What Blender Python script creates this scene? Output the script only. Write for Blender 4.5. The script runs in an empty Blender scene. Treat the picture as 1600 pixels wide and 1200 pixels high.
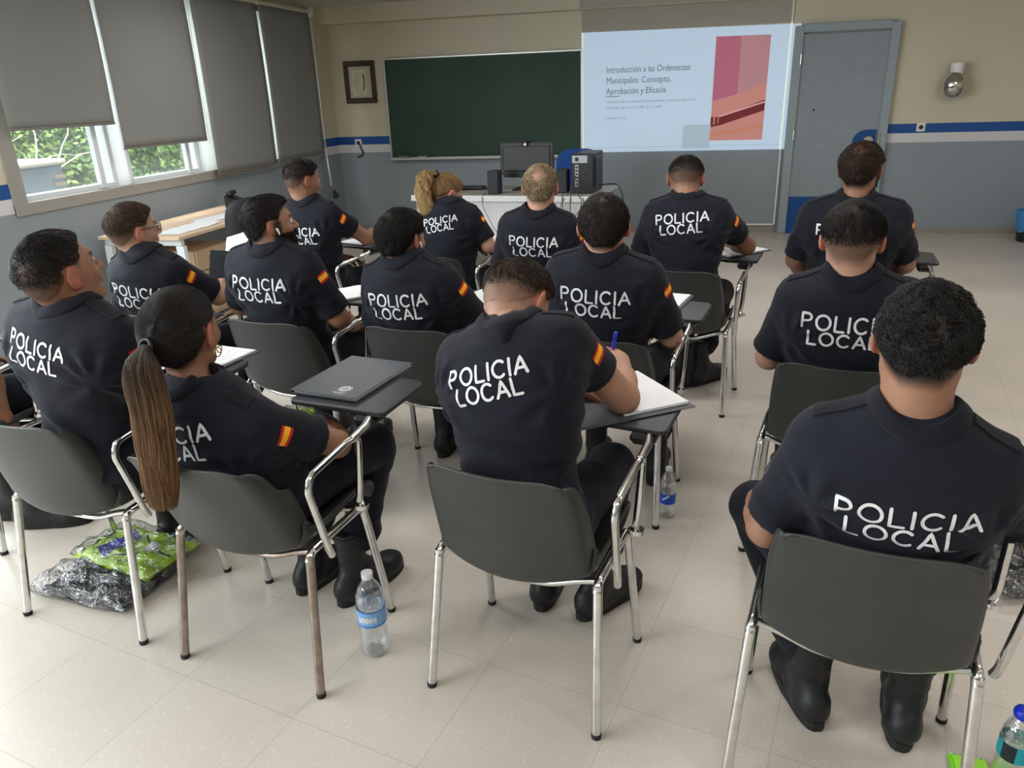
import bpy, math, random
import numpy as np
from mathutils import Vector, Matrix, Euler
from mathutils.bvhtree import BVHTree

random.seed(7)
RNG = np.random.default_rng(7)
SC = bpy.context.scene
COL = SC.collection
V = Vector
pi = math.pi

# ------------------------------------------------------------------ camera
CAM_H = 1.58
F_PX, PITCH, ROLL, YAW = 1175.99, math.radians(21.158), math.radians(-2.057), math.radians(13.807)
_f = V((-math.sin(YAW)*math.cos(PITCH), math.cos(YAW)*math.cos(PITCH), -math.sin(PITCH)))
_r = V((math.cos(YAW), math.sin(YAW), 0)); _u = _r.cross(_f)
_r2 = _r*math.cos(ROLL) + _u*math.sin(ROLL); _u2 = -_r*math.sin(ROLL) + _u*math.cos(ROLL)
cam_data = bpy.data.cameras.new('camera'); cam = bpy.data.objects.new('camera', cam_data)
COL.objects.link(cam)
cam.matrix_world = Matrix(((_r2.x, _u2.x, -_f.x, 0), (_r2.y, _u2.y, -_f.y, 0), (_r2.z, _u2.z, -_f.z, CAM_H), (0, 0, 0, 1)))
cam_data.sensor_width = 36; cam_data.lens = F_PX/1600*36
cam_data.clip_start = 0.05; cam_data.clip_end = 100
SC.camera = cam

# ------------------------------------------------------------------ world, view
world = bpy.data.worlds.new('world'); SC.world = world; world.use_nodes = True
bg = world.node_tree.nodes['Background']
bg.inputs[0].default_value = (0.78, 0.88, 1.0, 1); bg.inputs[1].default_value = 3.2
SC.view_settings.view_transform = 'Standard'; SC.view_settings.look = 'None'
SC.view_settings.exposure = 0.04; SC.view_settings.gamma = 1.0
SC.view_settings.use_curve_mapping = False
SC.cycles.use_denoising = True
SC.cycles.max_bounces = 8
SC.cycles.diffuse_bounces = 4
SC.cycles.transparent_max_bounces = 16
SC.cycles.caustics_reflective = False; SC.cycles.caustics_refractive = False

def area(name, loc, rot, sx, sy, power, color=(1, 1, 1), spread=None):
    l = bpy.data.lights.new(name, 'AREA'); l.shape = 'RECTANGLE'; l.size = sx; l.size_y = sy
    l.energy = power; l.color = color
    if spread: l.spread = spread
    o = bpy.data.objects.new(name, l); COL.objects.link(o); o.location = loc; o.rotation_euler = rot
    return o
# daylight through the unblinded windows of the left wall, behind and beside the camera
area('window_daylight_rear', (-4.6, -0.9, 1.75), (0, -pi/2, 0), 1.5, 3.8, 330, (0.90, 0.96, 1.0))
area('window_daylight_mid', (-4.6, 2.3, 1.75), (0, -pi/2, 0), 1.5, 2.6, 200, (0.90, 0.96, 1.0))
# fluorescent ceiling fittings (out of view; left column added to brighten the left wall)
LIGHTS = [(-2.9, 0.0), (0.0, 0.0), (2.6, 0.0), (-2.9, 2.9), (0.0, 2.9), (2.6, 2.9), (-2.9, 5.8), (0.0, 5.8), (2.6, 5.8)]
for i_, (x_, y_) in enumerate(LIGHTS):
    area('ceiling_light_%d' % (i_+1), (x_, y_, 2.50), (0, 0, 0), 1.2, .30, 19 if y_ < 5 else 20, (1.0, 0.97, 0.93))
# daylight that reaches the hedge side windows below the raised blinds
area('hedge_sun', (-5.2, 5.6, 4.2), (0, math.radians(25), 0), 2.5, 4.0, 1100, (1.0, 0.98, 0.9))

# ------------------------------------------------------------------ materials
MATS = {}
def nodes_of(m):
    return m.node_tree.nodes, m.node_tree.links
def mat(name, col, rough=0.5, metal=0.0, bump=0.0, bscale=60.0, var=0.0, vscale=8.0, spec=0.5,
        trans=0.0, emit=None, estr=0.0, coat=0.0, sheen=0.0, tint=False, alpha=1.0, ior=1.45):
    if name in MATS: return MATS[name]
    m = bpy.data.materials.new(name); m.use_nodes = True; MATS[name] = m
    N, L = nodes_of(m); p = N['Principled BSDF']
    p.inputs['Base Color'].default_value = (*col, 1); p.inputs['Roughness'].default_value = rough
    p.inputs['Metallic'].default_value = metal; p.inputs['Specular IOR Level'].default_value = spec
    p.inputs['Transmission Weight'].default_value = trans; p.inputs['IOR'].default_value = ior
    p.inputs['Coat Weight'].default_value = coat; p.inputs['Sheen Weight'].default_value = sheen
    p.inputs['Alpha'].default_value = alpha
    if emit: p.inputs['Emission Color'].default_value = (*emit, 1); p.inputs['Emission Strength'].default_value = estr
    src = None
    if tint:
        a = N.new('ShaderNodeAttribute'); a.attribute_name = 'tint'; src = a.outputs['Color']
        L.new(src, p.inputs['Base Color'])
    if var > 0:
        tc = N.new('ShaderNodeTexCoord'); nz = N.new('ShaderNodeTexNoise'); nz.inputs['Scale'].default_value = vscale
        nz.inputs['Detail'].default_value = 5
        mr = N.new('ShaderNodeMapRange'); mr.inputs[3].default_value = 1-var; mr.inputs[4].default_value = 1+var
        mr.inputs[1].default_value = .3; mr.inputs[2].default_value = .7
        vm = N.new('ShaderNodeVectorMath'); vm.operation = 'SCALE'
        L.new(tc.outputs['Object'], nz.inputs['Vector']); L.new(nz.outputs['Fac'], mr.inputs[0])
        if src: L.new(src, vm.inputs[0])
        else: vm.inputs[0].default_value = col
        L.new(mr.outputs[0], vm.inputs['Scale']); L.new(vm.outputs[0], p.inputs['Base Color'])
    if bump > 0:
        tc = N.new('ShaderNodeTexCoord'); nz = N.new('ShaderNodeTexNoise'); nz.inputs['Scale'].default_value = bscale
        nz.inputs['Detail'].default_value = 4
        b = N.new('ShaderNodeBump'); b.inputs['Strength'].default_value = bump; b.inputs['Distance'].default_value = 0.004
        L.new(tc.outputs['Object'], nz.inputs['Vector']); L.new(nz.outputs['Fac'], b.inputs['Height'])
        L.new(b.outputs[0], p.inputs['Normal'])
    return m

def srgb(r, g, b):
    f = lambda c: (c/255/12.92) if c/255 <= .04045 else ((c/255+.055)/1.055)**2.4
    return (f(r), f(g), f(b))

# walls: grey dado, white line, blue line, beige above (paint bands by height)
def wall_mat():
    m = bpy.data.materials.new('painted_wall'); m.use_nodes = True; N, L = nodes_of(m); p = N['Principled BSDF']
    g = N.new('ShaderNodeNewGeometry'); s = N.new('ShaderNodeSeparateXYZ'); L.new(g.outputs['Position'], s.inputs[0])
    cr = N.new('ShaderNodeValToRGB'); cr.color_ramp.interpolation = 'CONSTANT'
    mr = N.new('ShaderNodeMapRange'); mr.inputs[1].default_value = 0; mr.inputs[2].default_value = 3
    L.new(s.outputs['Z'], mr.inputs[0]); L.new(mr.outputs[0], cr.inputs[0])
    e = cr.color_ramp.elements; e[0].position = 0; e[0].color = (*srgb(142, 152, 160), 1)
    e[1].position = 0.945/3; e[1].color = (*srgb(212, 212, 214), 1)
    a = e.new(1.04/3); a.color = (*srgb(20, 78, 150), 1)
    a = e.new(1.135/3); a.color = (*srgb(206, 198, 176), 1)
    nz = N.new('ShaderNodeTexNoise'); nz.inputs['Scale'].default_value = 1.3; nz.inputs['Detail'].default_value = 6
    L.new(g.outputs['Position'], nz.inputs['Vector'])
    m2 = N.new('ShaderNodeMapRange'); m2.inputs[3].default_value = .93; m2.inputs[4].default_value = 1.06
    L.new(nz.outputs['Fac'], m2.inputs[0])
    vm = N.new('ShaderNodeVectorMath'); vm.operation = 'SCALE'
    L.new(cr.outputs[0], vm.inputs[0]); L.new(m2.outputs[0], vm.inputs['Scale']); L.new(vm.outputs[0], p.inputs['Base Color'])
    n2 = N.new('ShaderNodeTexNoise'); n2.inputs['Scale'].default_value = 90; L.new(g.outputs['Position'], n2.inputs['Vector'])
    b = N.new('ShaderNodeBump'); b.inputs['Strength'].default_value = .15; b.inputs['Distance'].default_value = .003
    L.new(n2.outputs['Fac'], b.inputs['Height']); L.new(b.outputs[0], p.inputs['Normal'])
    p.inputs['Roughness'].default_value = .55
    return m
def floor_mat():
    m = bpy.data.materials.new('terrazzo_floor'); m.use_nodes = True; N, L = nodes_of(m); p = N['Principled BSDF']
    g = N.new('ShaderNodeNewGeometry')
    mp = N.new('ShaderNodeMapping'); mp.vector_type = 'TEXTURE'
    mp.inputs['Location'].default_value = (0.041, 2.405, 0); mp.inputs['Rotation'].default_value = (0, 0, math.radians(-12.4))
    L.new(g.outputs['Position'], mp.inputs['Vector'])
    br = N.new('ShaderNodeTexBrick'); br.offset = 0; br.squash = 1
    br.inputs['Scale'].default_value = 1; br.inputs['Brick Width'].default_value = .4; br.inputs['Row Height'].default_value = .4
    br.inputs['Mortar Size'].default_value = .0011; br.inputs['Mortar Smooth'].default_value = .3
    base = srgb(203, 194, 183)
    br.inputs['Color1'].default_value = (*base, 1); br.inputs['Color2'].default_value = (*[c*.965 for c in base], 1)
    br.inputs['Mortar'].default_value = (*[c*.66 for c in base], 1)
    L.new(mp.outputs[0], br.inputs['Vector'])
    vo = N.new('ShaderNodeTexVoronoi'); vo.inputs['Scale'].default_value = 62; L.new(g.outputs['Position'], vo.inputs['Vector'])
    r1 = N.new('ShaderNodeValToRGB'); e = r1.color_ramp.elements; e[0].position = .10; e[0].color = (1.22, 1.22, 1.22, 1); e[1].position = .19; e[1].color = (1, 1, 1, 1)
    L.new(vo.outputs['Distance'], r1.inputs[0])
    nz = N.new('ShaderNodeTexNoise'); nz.inputs['Scale'].default_value = 1.7; nz.inputs['Detail'].default_value = 6; L.new(g.outputs['Position'], nz.inputs['Vector'])
    m2 = N.new('ShaderNodeMapRange'); m2.inputs[1].default_value = .3; m2.inputs[2].default_value = .7; m2.inputs[3].default_value = .92; m2.inputs[4].default_value = 1.07; L.new(nz.outputs['Fac'], m2.inputs[0])
    n3 = N.new('ShaderNodeTexNoise'); n3.inputs['Scale'].default_value = 150; n3.inputs['Detail'].default_value = 2; L.new(g.outputs['Position'], n3.inputs['Vector'])
    m3 = N.new('ShaderNodeMapRange'); m3.inputs[3].default_value = .9; m3.inputs[4].default_value = 1.08; L.new(n3.outputs['Fac'], m3.inputs[0])
    v1 = N.new('ShaderNodeVectorMath'); v1.operation = 'MULTIPLY'; L.new(br.outputs['Color'], v1.inputs[0]); L.new(r1.outputs[0], v1.inputs[1])
    v2 = N.new('ShaderNodeVectorMath'); v2.operation = 'SCALE'; L.new(v1.outputs[0], v2.inputs[0]); L.new(m2.outputs[0], v2.inputs['Scale'])
    v3 = N.new('ShaderNodeVectorMath'); v3.operation = 'SCALE'; L.new(v2.outputs[0], v3.inputs[0]); L.new(m3.outputs[0], v3.inputs['Scale'])
    L.new(v3.outputs[0], p.inputs['Base Color'])
    m4 = N.new('ShaderNodeMapRange'); m4.inputs[3].default_value = .22; m4.inputs[4].default_value = .42; L.new(nz.outputs['Fac'], m4.inputs[0])
    L.new(m4.outputs[0], p.inputs['Roughness'])
    return m
M_WALL = wall_mat(); M_FLOOR = floor_mat()
M_CEIL = mat('ceiling_paint', srgb(205, 200, 192), .8)
M_BEIGE = mat('beige_paint', srgb(206, 198, 176), .6)
M_GREYP = mat('grey_door_paint', srgb(142, 152, 160), .4, var=.05)
M_FRAMEG = mat('window_surround_grey', srgb(158, 156, 150), .5, var=.05)
M_PVC = mat('white_window_profile', srgb(225, 230, 235), .35)
M_BLACKP = mat('black_plastic', (.012, .012, .014), .42)
M_DGREY = mat('dark_grey_plastic', (.035, .036, .04), .5)
M_CHROME = mat('chrome', (.72, .72, .72), .16, 1.0, var=.12, vscale=30)
M_RUST = mat('worn_chrome', (.33, .27, .23), .34, 1.0, var=.3, vscale=25)
M_RUBBER = mat('black_rubber', (.015, .015, .015), .7)
M_SHELL = mat('shell_plastic', (.034, .036, .034), .42, bump=.12, bscale=350, var=.08)
M_TABLET = mat('tablet_plastic', (.03, .033, .038), .4, bump=.1, bscale=300)
M_SHIRT = mat('navy_shirt', (.0064, .0071, .0142), .82, bump=.35, bscale=420, sheen=.07, var=.12, vscale=9, spec=.25)
M_COLLAR = mat('navy_collar', (.0062, .0068, .0122), .85, bump=.4, bscale=600, sheen=.05, spec=.25)
M_TROUS = mat('navy_trousers', (.0062, .0074, .0148), .8, bump=.3, bscale=300, sheen=.06, var=.15, vscale=14, spec=.25)
M_BOOT = mat('black_boot', (.008, .009, .011), .5, bump=.3, bscale=120)
M_SOLE = mat('boot_sole', (.012, .012, .013), .75)
M_LETTER = mat('reflective_lettering', (.66, .66, .68), .45, var=.1, vscale=60)
M_RED = mat('flag_red', srgb(190, 25, 20), .7); M_YEL = mat('flag_yellow', srgb(245, 180, 30), .7)
M_PAPER = mat('white_paper', srgb(238, 240, 244), .6)
M_FOLDER = mat('charcoal_folder', srgb(78, 82, 88), .42, bump=.15, bscale=500)
M_WHITE = mat('white_plastic', srgb(228, 228, 225), .4)
M_GOLD = mat('gold', (.8, .55, .2), .2, 1.0)
M_SKIN = mat('skin', (.5, .3, .2), .5, tint=True, bump=.12, bscale=220, spec=.4)
MATS['skin'].node_tree.nodes['Principled BSDF'].inputs['Subsurface Weight'].default_value = .06
MATS['skin'].node_tree.nodes['Principled BSDF'].inputs['Subsurface Scale'].default_value = .01
M_HAIR = mat('hair', (.02, .015, .01), .55, tint=True, spec=.22)
M_EYE = mat('eye_white', (.75, .72, .68), .2); M_IRIS = mat('iris_brown', (.03, .015, .008), .15)

# ------------------------------------------------------------------ object helpers
def mesh_obj(name, verts, faces, m, parent=None, smooth=False, mats=None, fmat=None, loc=None):
    me = bpy.data.meshes.new(name); me.from_pydata([tuple(map(float, v)) for v in verts], [], [tuple(map(int, f)) for f in faces])
    me.update()
    for mm in (mats or [m]): me.materials.append(mm)
    if fmat is not None: me.polygons.foreach_set('material_index', np.asarray(fmat, dtype=np.int32))
    if smooth: me.polygons.foreach_set('use_smooth', np.ones(len(me.polygons), dtype=bool))
    o = bpy.data.objects.new(name, me); COL.objects.link(o)
    if parent: o.parent = parent
    if loc is not None: o.location = loc
    return o
def np_mesh(name, Vv, Fq, m, parent=None, smooth=True, tint=None):
    """fast mesh from numpy arrays (all faces the same size)"""
    me = bpy.data.meshes.new(name); n = len(Vv); k = Fq.shape[1]; nf = len(Fq)
    me.vertices.add(n); me.vertices.foreach_set('co', np.ascontiguousarray(Vv, dtype=np.float32).ravel())
    me.loops.add(nf*k); me.loops.foreach_set('vertex_index', np.ascontiguousarray(Fq, dtype=np.int32).ravel())
    me.polygons.add(nf); me.polygons.foreach_set('loop_start', np.arange(0, nf*k, k, dtype=np.int32))
    me.polygons.foreach_set('loop_total', np.full(nf, k, dtype=np.int32))
    me.update(calc_edges=True); me.validate()
    if smooth: me.polygons.foreach_set('use_smooth', np.ones(len(me.polygons), dtype=bool))
    me.materials.append(m)
    if tint is not None:
        a = me.color_attributes.new('tint', 'FLOAT_COLOR', 'POINT')
        t = np.ones((len(me.vertices), 4), dtype=np.float32); t[:, :3] = tint[:len(me.vertices)]
        a.data.foreach_set('color', t.ravel())
    o = bpy.data.objects.new(name, me); COL.objects.link(o)
    if parent: o.parent = parent
    return o
def empty(name, loc=(0, 0, 0), rz=0.0):
    o = bpy.data.objects.new(name, None); COL.objects.link(o); o.location = loc; o.rotation_euler = (0, 0, rz)
    o.empty_display_size = .1
    return o
def tag(o, label=None, cat=None, group=None, kind=None):
    if label: o['label'] = label
    if cat: o['category'] = cat
    if group: o['group'] = group
    if kind: o['kind'] = kind
    return o
class MB:
    """mesh builder"""
    def __init__(s): s.v = []; s.f = []; s.m = []
    def add(s, vs, fs, mi=0):
        b = len(s.v); s.v += [tuple(x) for x in vs]; s.f += [tuple(i+b for i in f) for f in fs]; s.m += [mi]*len(fs); return s
    def box(s, c, d, rz=0, mi=0, bev=0, M=None):
        cx, cy, cz = c; x, y, z = d[0]/2, d[1]/2, d[2]/2
        if bev <= 0:
            P = [(-x, -y, -z), (x, -y, -z), (x, y, -z), (-x, y, -z), (-x, -y, z), (x, -y, z), (x, y, z), (-x, y, z)]
            F = [(0, 3, 2, 1), (4, 5, 6, 7), (0, 1, 5, 4), (1, 2, 6, 5), (2, 3, 7, 6), (3, 0, 4, 7)]
        else:
            b = min(bev, x*.9, y*.9, z*.9); P = []
            for zz, i in ((-z, b), (-z+b, 0), (z-b, 0), (z, b)):
                o_ = [(-x+b, -y+i), (x-b, -y+i), (x-i, -y+b), (x-i, y-b), (x-b, y-i), (-x+b, y-i), (-x+i, y-b), (-x+i, -y+b)]
                P += [(a, c2, zz) for a, c2 in o_]
            F = [tuple(range(7, -1, -1)), tuple(range(24, 32))]
            for k in range(3):
                for j in range(8): F.append((k*8+j, k*8+(j+1) % 8, k*8+8+(j+1) % 8, k*8+8+j))
        co, si = math.cos(rz), math.sin(rz)
        P = [(cx+a*co-b2*si, cy+a*si+b2*co, cz+c2) for a, b2, c2 in P]
        if M is not None: P = [tuple(M @ V(q)) for q in P]
        return s.add(P, F, mi)
    def prism(s, poly, z0, z1, mi=0, M=None):
        n = len(poly); P = [(x, y, z0) for x, y in poly]+[(x, y, z1) for x, y in poly]
        if M is not None: P = [tuple(M @ V(q)) for q in P]
        F = [tuple(range(n-1, -1, -1)), tuple(range(n, 2*n))]+[(i, (i+1) % n, n+(i+1) % n, n+i) for i in range(n)]
        return s.add(P, F, mi)
    def lathe(s, prof, n=24, c=(0, 0, 0), mi=0, M=None, cap=True):
        P = []; F = []
        for r, z in prof:
            for k in range(n):
                a = 2*pi*k/n; P.append((c[0]+r*math.cos(a), c[1]+r*math.sin(a), c[2]+z))
        for i in range(len(prof)-1):
            for k in range(n): F.append((i*n+k, i*n+(k+1) % n, (i+1)*n+(k+1) % n, (i+1)*n+k))
        if cap:
            F.append(tuple(range(n-1, -1, -1))); F.append(tuple((len(prof)-1)*n+k for k in range(n)))
        if M is not None: P = [tuple(M @ V(q)) for q in P]
        return s.add(P, F, mi)
    def tube(s, pts, r, n=10, mi=0, cap=True, fillet=0.0):
        pts = [V(p) for p in pts]
        if fillet > 0 and len(pts) > 2:
            q = [pts[0]]
            for i in range(1, len(pts)-1):
                a, b, c = pts[i-1], pts[i], pts[i+1]
                d = min(fillet, (a-b).length*.45, (c-b).length*.45)
                p0 = b+(a-b).normalized()*d; p1 = b+(c-b).normalized()*d
                for k in range(6):
                    t = k/5; q.append((1-t)**2*p0+2*t*(1-t)*b+t*t*p1)
            q.append(pts[-1]); pts = q
        P = []; F = []; up = None
        for i, p in enumerate(pts):
            t = (pts[min(i+1, len(pts)-1)]-pts[max(i-1, 0)]).normalized()
            if up is None: up = t.orthogonal().normalized()
            else: up = (up-t*up.dot(t)).normalized()
            sd = t.cross(up); rr = r[i] if isinstance(r, (list, tuple)) else r
            for k in range(n):
                a = 2*pi*k/n; P.append(p+(up*math.cos(a)+sd*math.sin(a))*rr)
        for i in range(len(pts)-1):
            for k in range(n): F.append((i*n+k, i*n+(k+1) % n, (i+1)*n+(k+1) % n, (i+1)*n+k))
        if cap: F.append(tuple(range(n-1, -1, -1))); F.append(tuple((len(pts)-1)*n+k for k in range(n)))
        return s.add(P, F, mi)
    def build(s, name, m, parent=None, smooth=False, loc=None):
        mats = m if isinstance(m, list) else [m]
        o = mesh_obj(name, s.v, s.f, None, parent, smooth, mats, s.m, loc)
        if smooth:
            try: o.data.set_sharp_from_angle(angle=math.radians(40))
            except Exception: pass
        return o
def struct(o): o['kind'] = 'structure'; return o
def rrect(w, h, r, n=5, cx=0, cy=0):
    P = []
    for sx, sy, a0 in ((1, -1, -90), (1, 1, 0), (-1, 1, 90), (-1, -1, 180)):
        for k in range(n+1):
            a = math.radians(a0+90*k/n); P.append((cx+sx*(w/2-r)+r*math.cos(a), cy+sy*(h/2-r)+r*math.sin(a)))
    return P
def text_mesh(txt, size, width=None, extrude=0.0, align='LEFT'):
    cu = bpy.data.curves.new('t', 'FONT'); cu.body = txt; cu.size = size; cu.extrude = extrude; cu.align_x = align
    cu.resolution_u = 3
    o = bpy.data.objects.new('t', cu); COL.objects.link(o); bpy.context.view_layer.update()
    me = bpy.data.meshes.new_from_object(o.evaluated_get(bpy.context.evaluated_depsgraph_get()))
    vs = [tuple(v.co) for v in me.vertices]; fs = [tuple(p.vertices) for p in me.polygons]
    bpy.data.objects.remove(o); bpy.data.curves.remove(cu); bpy.data.meshes.remove(me)
    if width and vs:
        x0 = min(v[0] for v in vs); x1 = max(v[0] for v in vs); k = width/(x1-x0); vs = [((v[0]-x0)*k, v[1], v[2]) for v in vs]
    return vs, fs

# ------------------------------------------------------------------ the room
XL, YB, XR, YR, ZC = -4.32, 9.05, 4.6, -3.2, 2.57
b = MB(); b.box(((XL+XR)/2, (YB+YR)/2, -.05), (XR-XL+.6, YB-YR+.6, .1)); struct(b.build('floor', M_FLOOR))
b = MB(); b.box(((XL+XR)/2, (YB+YR)/2, ZC+.05), (XR-XL+.6, YB-YR+.6, .1)); struct(b.build('ceiling', M_CEIL))
b = MB(); b.box(((XL+XR)/2, YB+.1, ZC/2), (XR-XL+.6, .2, ZC)); struct(b.build('wall_back', M_WALL))
b = MB(); b.box((XR+.1, (YB+YR)/2, ZC/2), (.2, YB-YR, ZC)); struct(b.build('wall_right', M_WALL))
b = MB(); b.box(((XL+XR)/2, YR-.1, ZC/2), (XR-XL+.6, .2, ZC)); struct(b.build('wall_rear', M_WALL))
# left wall with the window openings
b = MB(); tw = .25; xc = XL-tw/2
def wl(y0, y1, z0, z1): b.box((xc, (y0+y1)/2, (z0+z1)/2), (tw, y1-y0, z1-z0))
ops = [(-2.8, 1.0, .95, 2.45), (1.05, 3.65, .95, 2.45), (4.14, 8.60, .93, 2.48)]
wl(YR, YB, 0, .93); wl(YR, YB, 2.48, ZC)
wl(YR, -2.8, .93, 2.48); wl(1.0, 1.05, .93, 2.48); wl(3.65, 4.14, .93, 2.48); wl(8.60, YB, .93, 2.48)
struct(b.build('wall_left', M_WALL))
# beam under the ceiling along the back wall
b = MB(); b.box(((XL+XR)/2, YB-.09, 2.48), (XR-XL, .18, .19)); struct(b.build('trim_1', M_BEIGE))
b = MB(); b.box((-1.3-(4.32-1.3)/2+.0, YB-.008, .03), (3.0, .016, .06)); b.box((-.2, YB-.008, .03), (2.2, .016, .06)); struct(b.build('baseboard_back', mat('baseboard_grey', srgb(150, 142, 132), .4)))
b = MB(); b.box((3.3, YB-.008, .03), (2.6, .016, .06)); struct(b.build('baseboard_right', MATS['baseboard_grey']))
b = MB(); b.box((XL+.008, 6.0, .03), (.016, 6.0, .06)); struct(b.build('baseboard_left', MATS['baseboard_grey']))
# projector raster edge left of the door, its light painted as white strips
b = MB(); b.box((.895, YB-.01, 1.24), (.018, .02, 2.30)); b.box((.14, YB-.01, .088), (1.49, .02, .018)); struct(b.build('trim_2', mat('raster_edge_white', srgb(232, 230, 222), .5)))
b = MB(); b.box((-.2, YB-.184, 2.475), (2.18, .008, .17)); b.box((-.2, YB-.004, 2.27), (2.18, .008, .22)); struct(b.build('trim_3', mat('projector_spill_greige', srgb(170, 164, 152), .6)))  # projector spill light above the slide, painted as a greyer panel

for i_, (x_, y_) in enumerate(LIGHTS):
    b = MB(); b.box((x_, y_, 2.54), (1.26, .36, .06), bev=.01); struct(b.build('trim_%d' % (10+i_), mat('fitting_white', srgb(225, 225, 220), .5)))  # unseen housings around the ceiling lights
M_PVCT = mat('translucent_window_profile', srgb(235, 238, 240), .4); N, L = nodes_of(M_PVCT)
tl = N.new('ShaderNodeBsdfTranslucent'); tl.inputs[0].default_value = (.95, .96, .97, 1); mx = N.new('ShaderNodeMixShader'); mx.inputs[0].default_value = .6  # translucency added to make the gaps between the blinds glow
L.new(N['Principled BSDF'].outputs[0], mx.inputs[1]); L.new(tl.outputs[0], mx.inputs[2]); L.new(mx.outputs[0], N['Material Output'].inputs[0])
# windows: one fixed grey surround, each sash a window
b = MB()
for y0, y1, z0, z1 in ((4.13, 8.61, .925, 1.005), (4.13, 8.61, 2.42, 2.485), (4.13, 4.245, .925, 2.485), (8.535, 8.61, .925, 2.485)):
    b.box((XL-.05, (y0+y1)/2, (z0+z1)/2), (.126 if z1-z0 < 1 else .122, y1-y0, (z1-z0)-(.006 if z1-z0 > 1 else 0)), bev=.004)
struct(b.build('trim_4', M_FRAMEG))
b = MB()
for y0, y1 in ((5.165, 5.33), (6.20, 6.50), (7.42, 7.66)): b.box((XL-.085, (y0+y1)/2, 1.7), (.13, y1-y0, 1.44), bev=.006)
struct(b.build('trim_6', M_PVCT))
M_GLASS = bpy.data.materials.new('window_glass'); M_GLASS.use_nodes = True
N, L = nodes_of(M_GLASS); N.clear()
o_ = N.new('ShaderNodeOutputMaterial'); t_ = N.new('ShaderNodeBsdfTransparent'); t_.inputs[0].default_value = (.93, .95, .95, 1)
g_ = N.new('ShaderNodeBsdfGlossy'); g_.inputs['Roughness'].default_value = .02; d_ = N.new('ShaderNodeBsdfDiffuse'); d_.inputs[0].default_value = (.7, .75, .78, 1)
x_ = N.new('ShaderNodeMixShader'); x_.inputs[0].default_value = .06; x2 = N.new('ShaderNodeMixShader'); x2.inputs[0].default_value = .16  # diffuse share puts a bright, washed-out haze into the glass
L.new(t_.outputs[0], x_.inputs[1]); L.new(g_.outputs[0], x_.inputs[2]); L.new(x_.outputs[0], x2.inputs[1]); L.new(d_.outputs[0], x2.inputs[2]); L.new(x2.outputs[0], o_.inputs[0])
def window(n, y0, y1, z0=1.0, z1=2.42, sash=True):
    w = empty('window_%d' % n, (XL-.06, (y0+y1)/2, z0)); w['kind'] = 'structure'
    h = (y1-y0)/2; H2 = z1-z0
    f = MB(); t = .045
    f.box((0, 0, t/2), (.05, 2*h, t), bev=.006); f.box((0, 0, H2-t/2), (.05, 2*h, t), bev=.006)
    f.box((0, -h+t/2, H2/2), (.046, t, H2-.01), bev=.004); f.box((0, h-t/2, H2/2), (.046, t, H2-.01), bev=.004)
    if sash: f.box((.018, h-.17, H2/2), (.044, .05, H2-.014), bev=.004)
    f.build('window_frame', M_PVC, w)
    g = MB(); g.box((0, 0, H2/2), (.006, 2*h-.05, H2-.05)); g.build('pane', M_GLASS, w)
window(1, 4.24, 5.17); window(2, 5.28, 6.24); window(3, 6.46, 7.43); window(4, 7.62, 8.54)
window(5, -2.8, 1.0, .95, 2.45, False); window(6, 1.05, 3.65, .95, 2.45, False)

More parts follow.
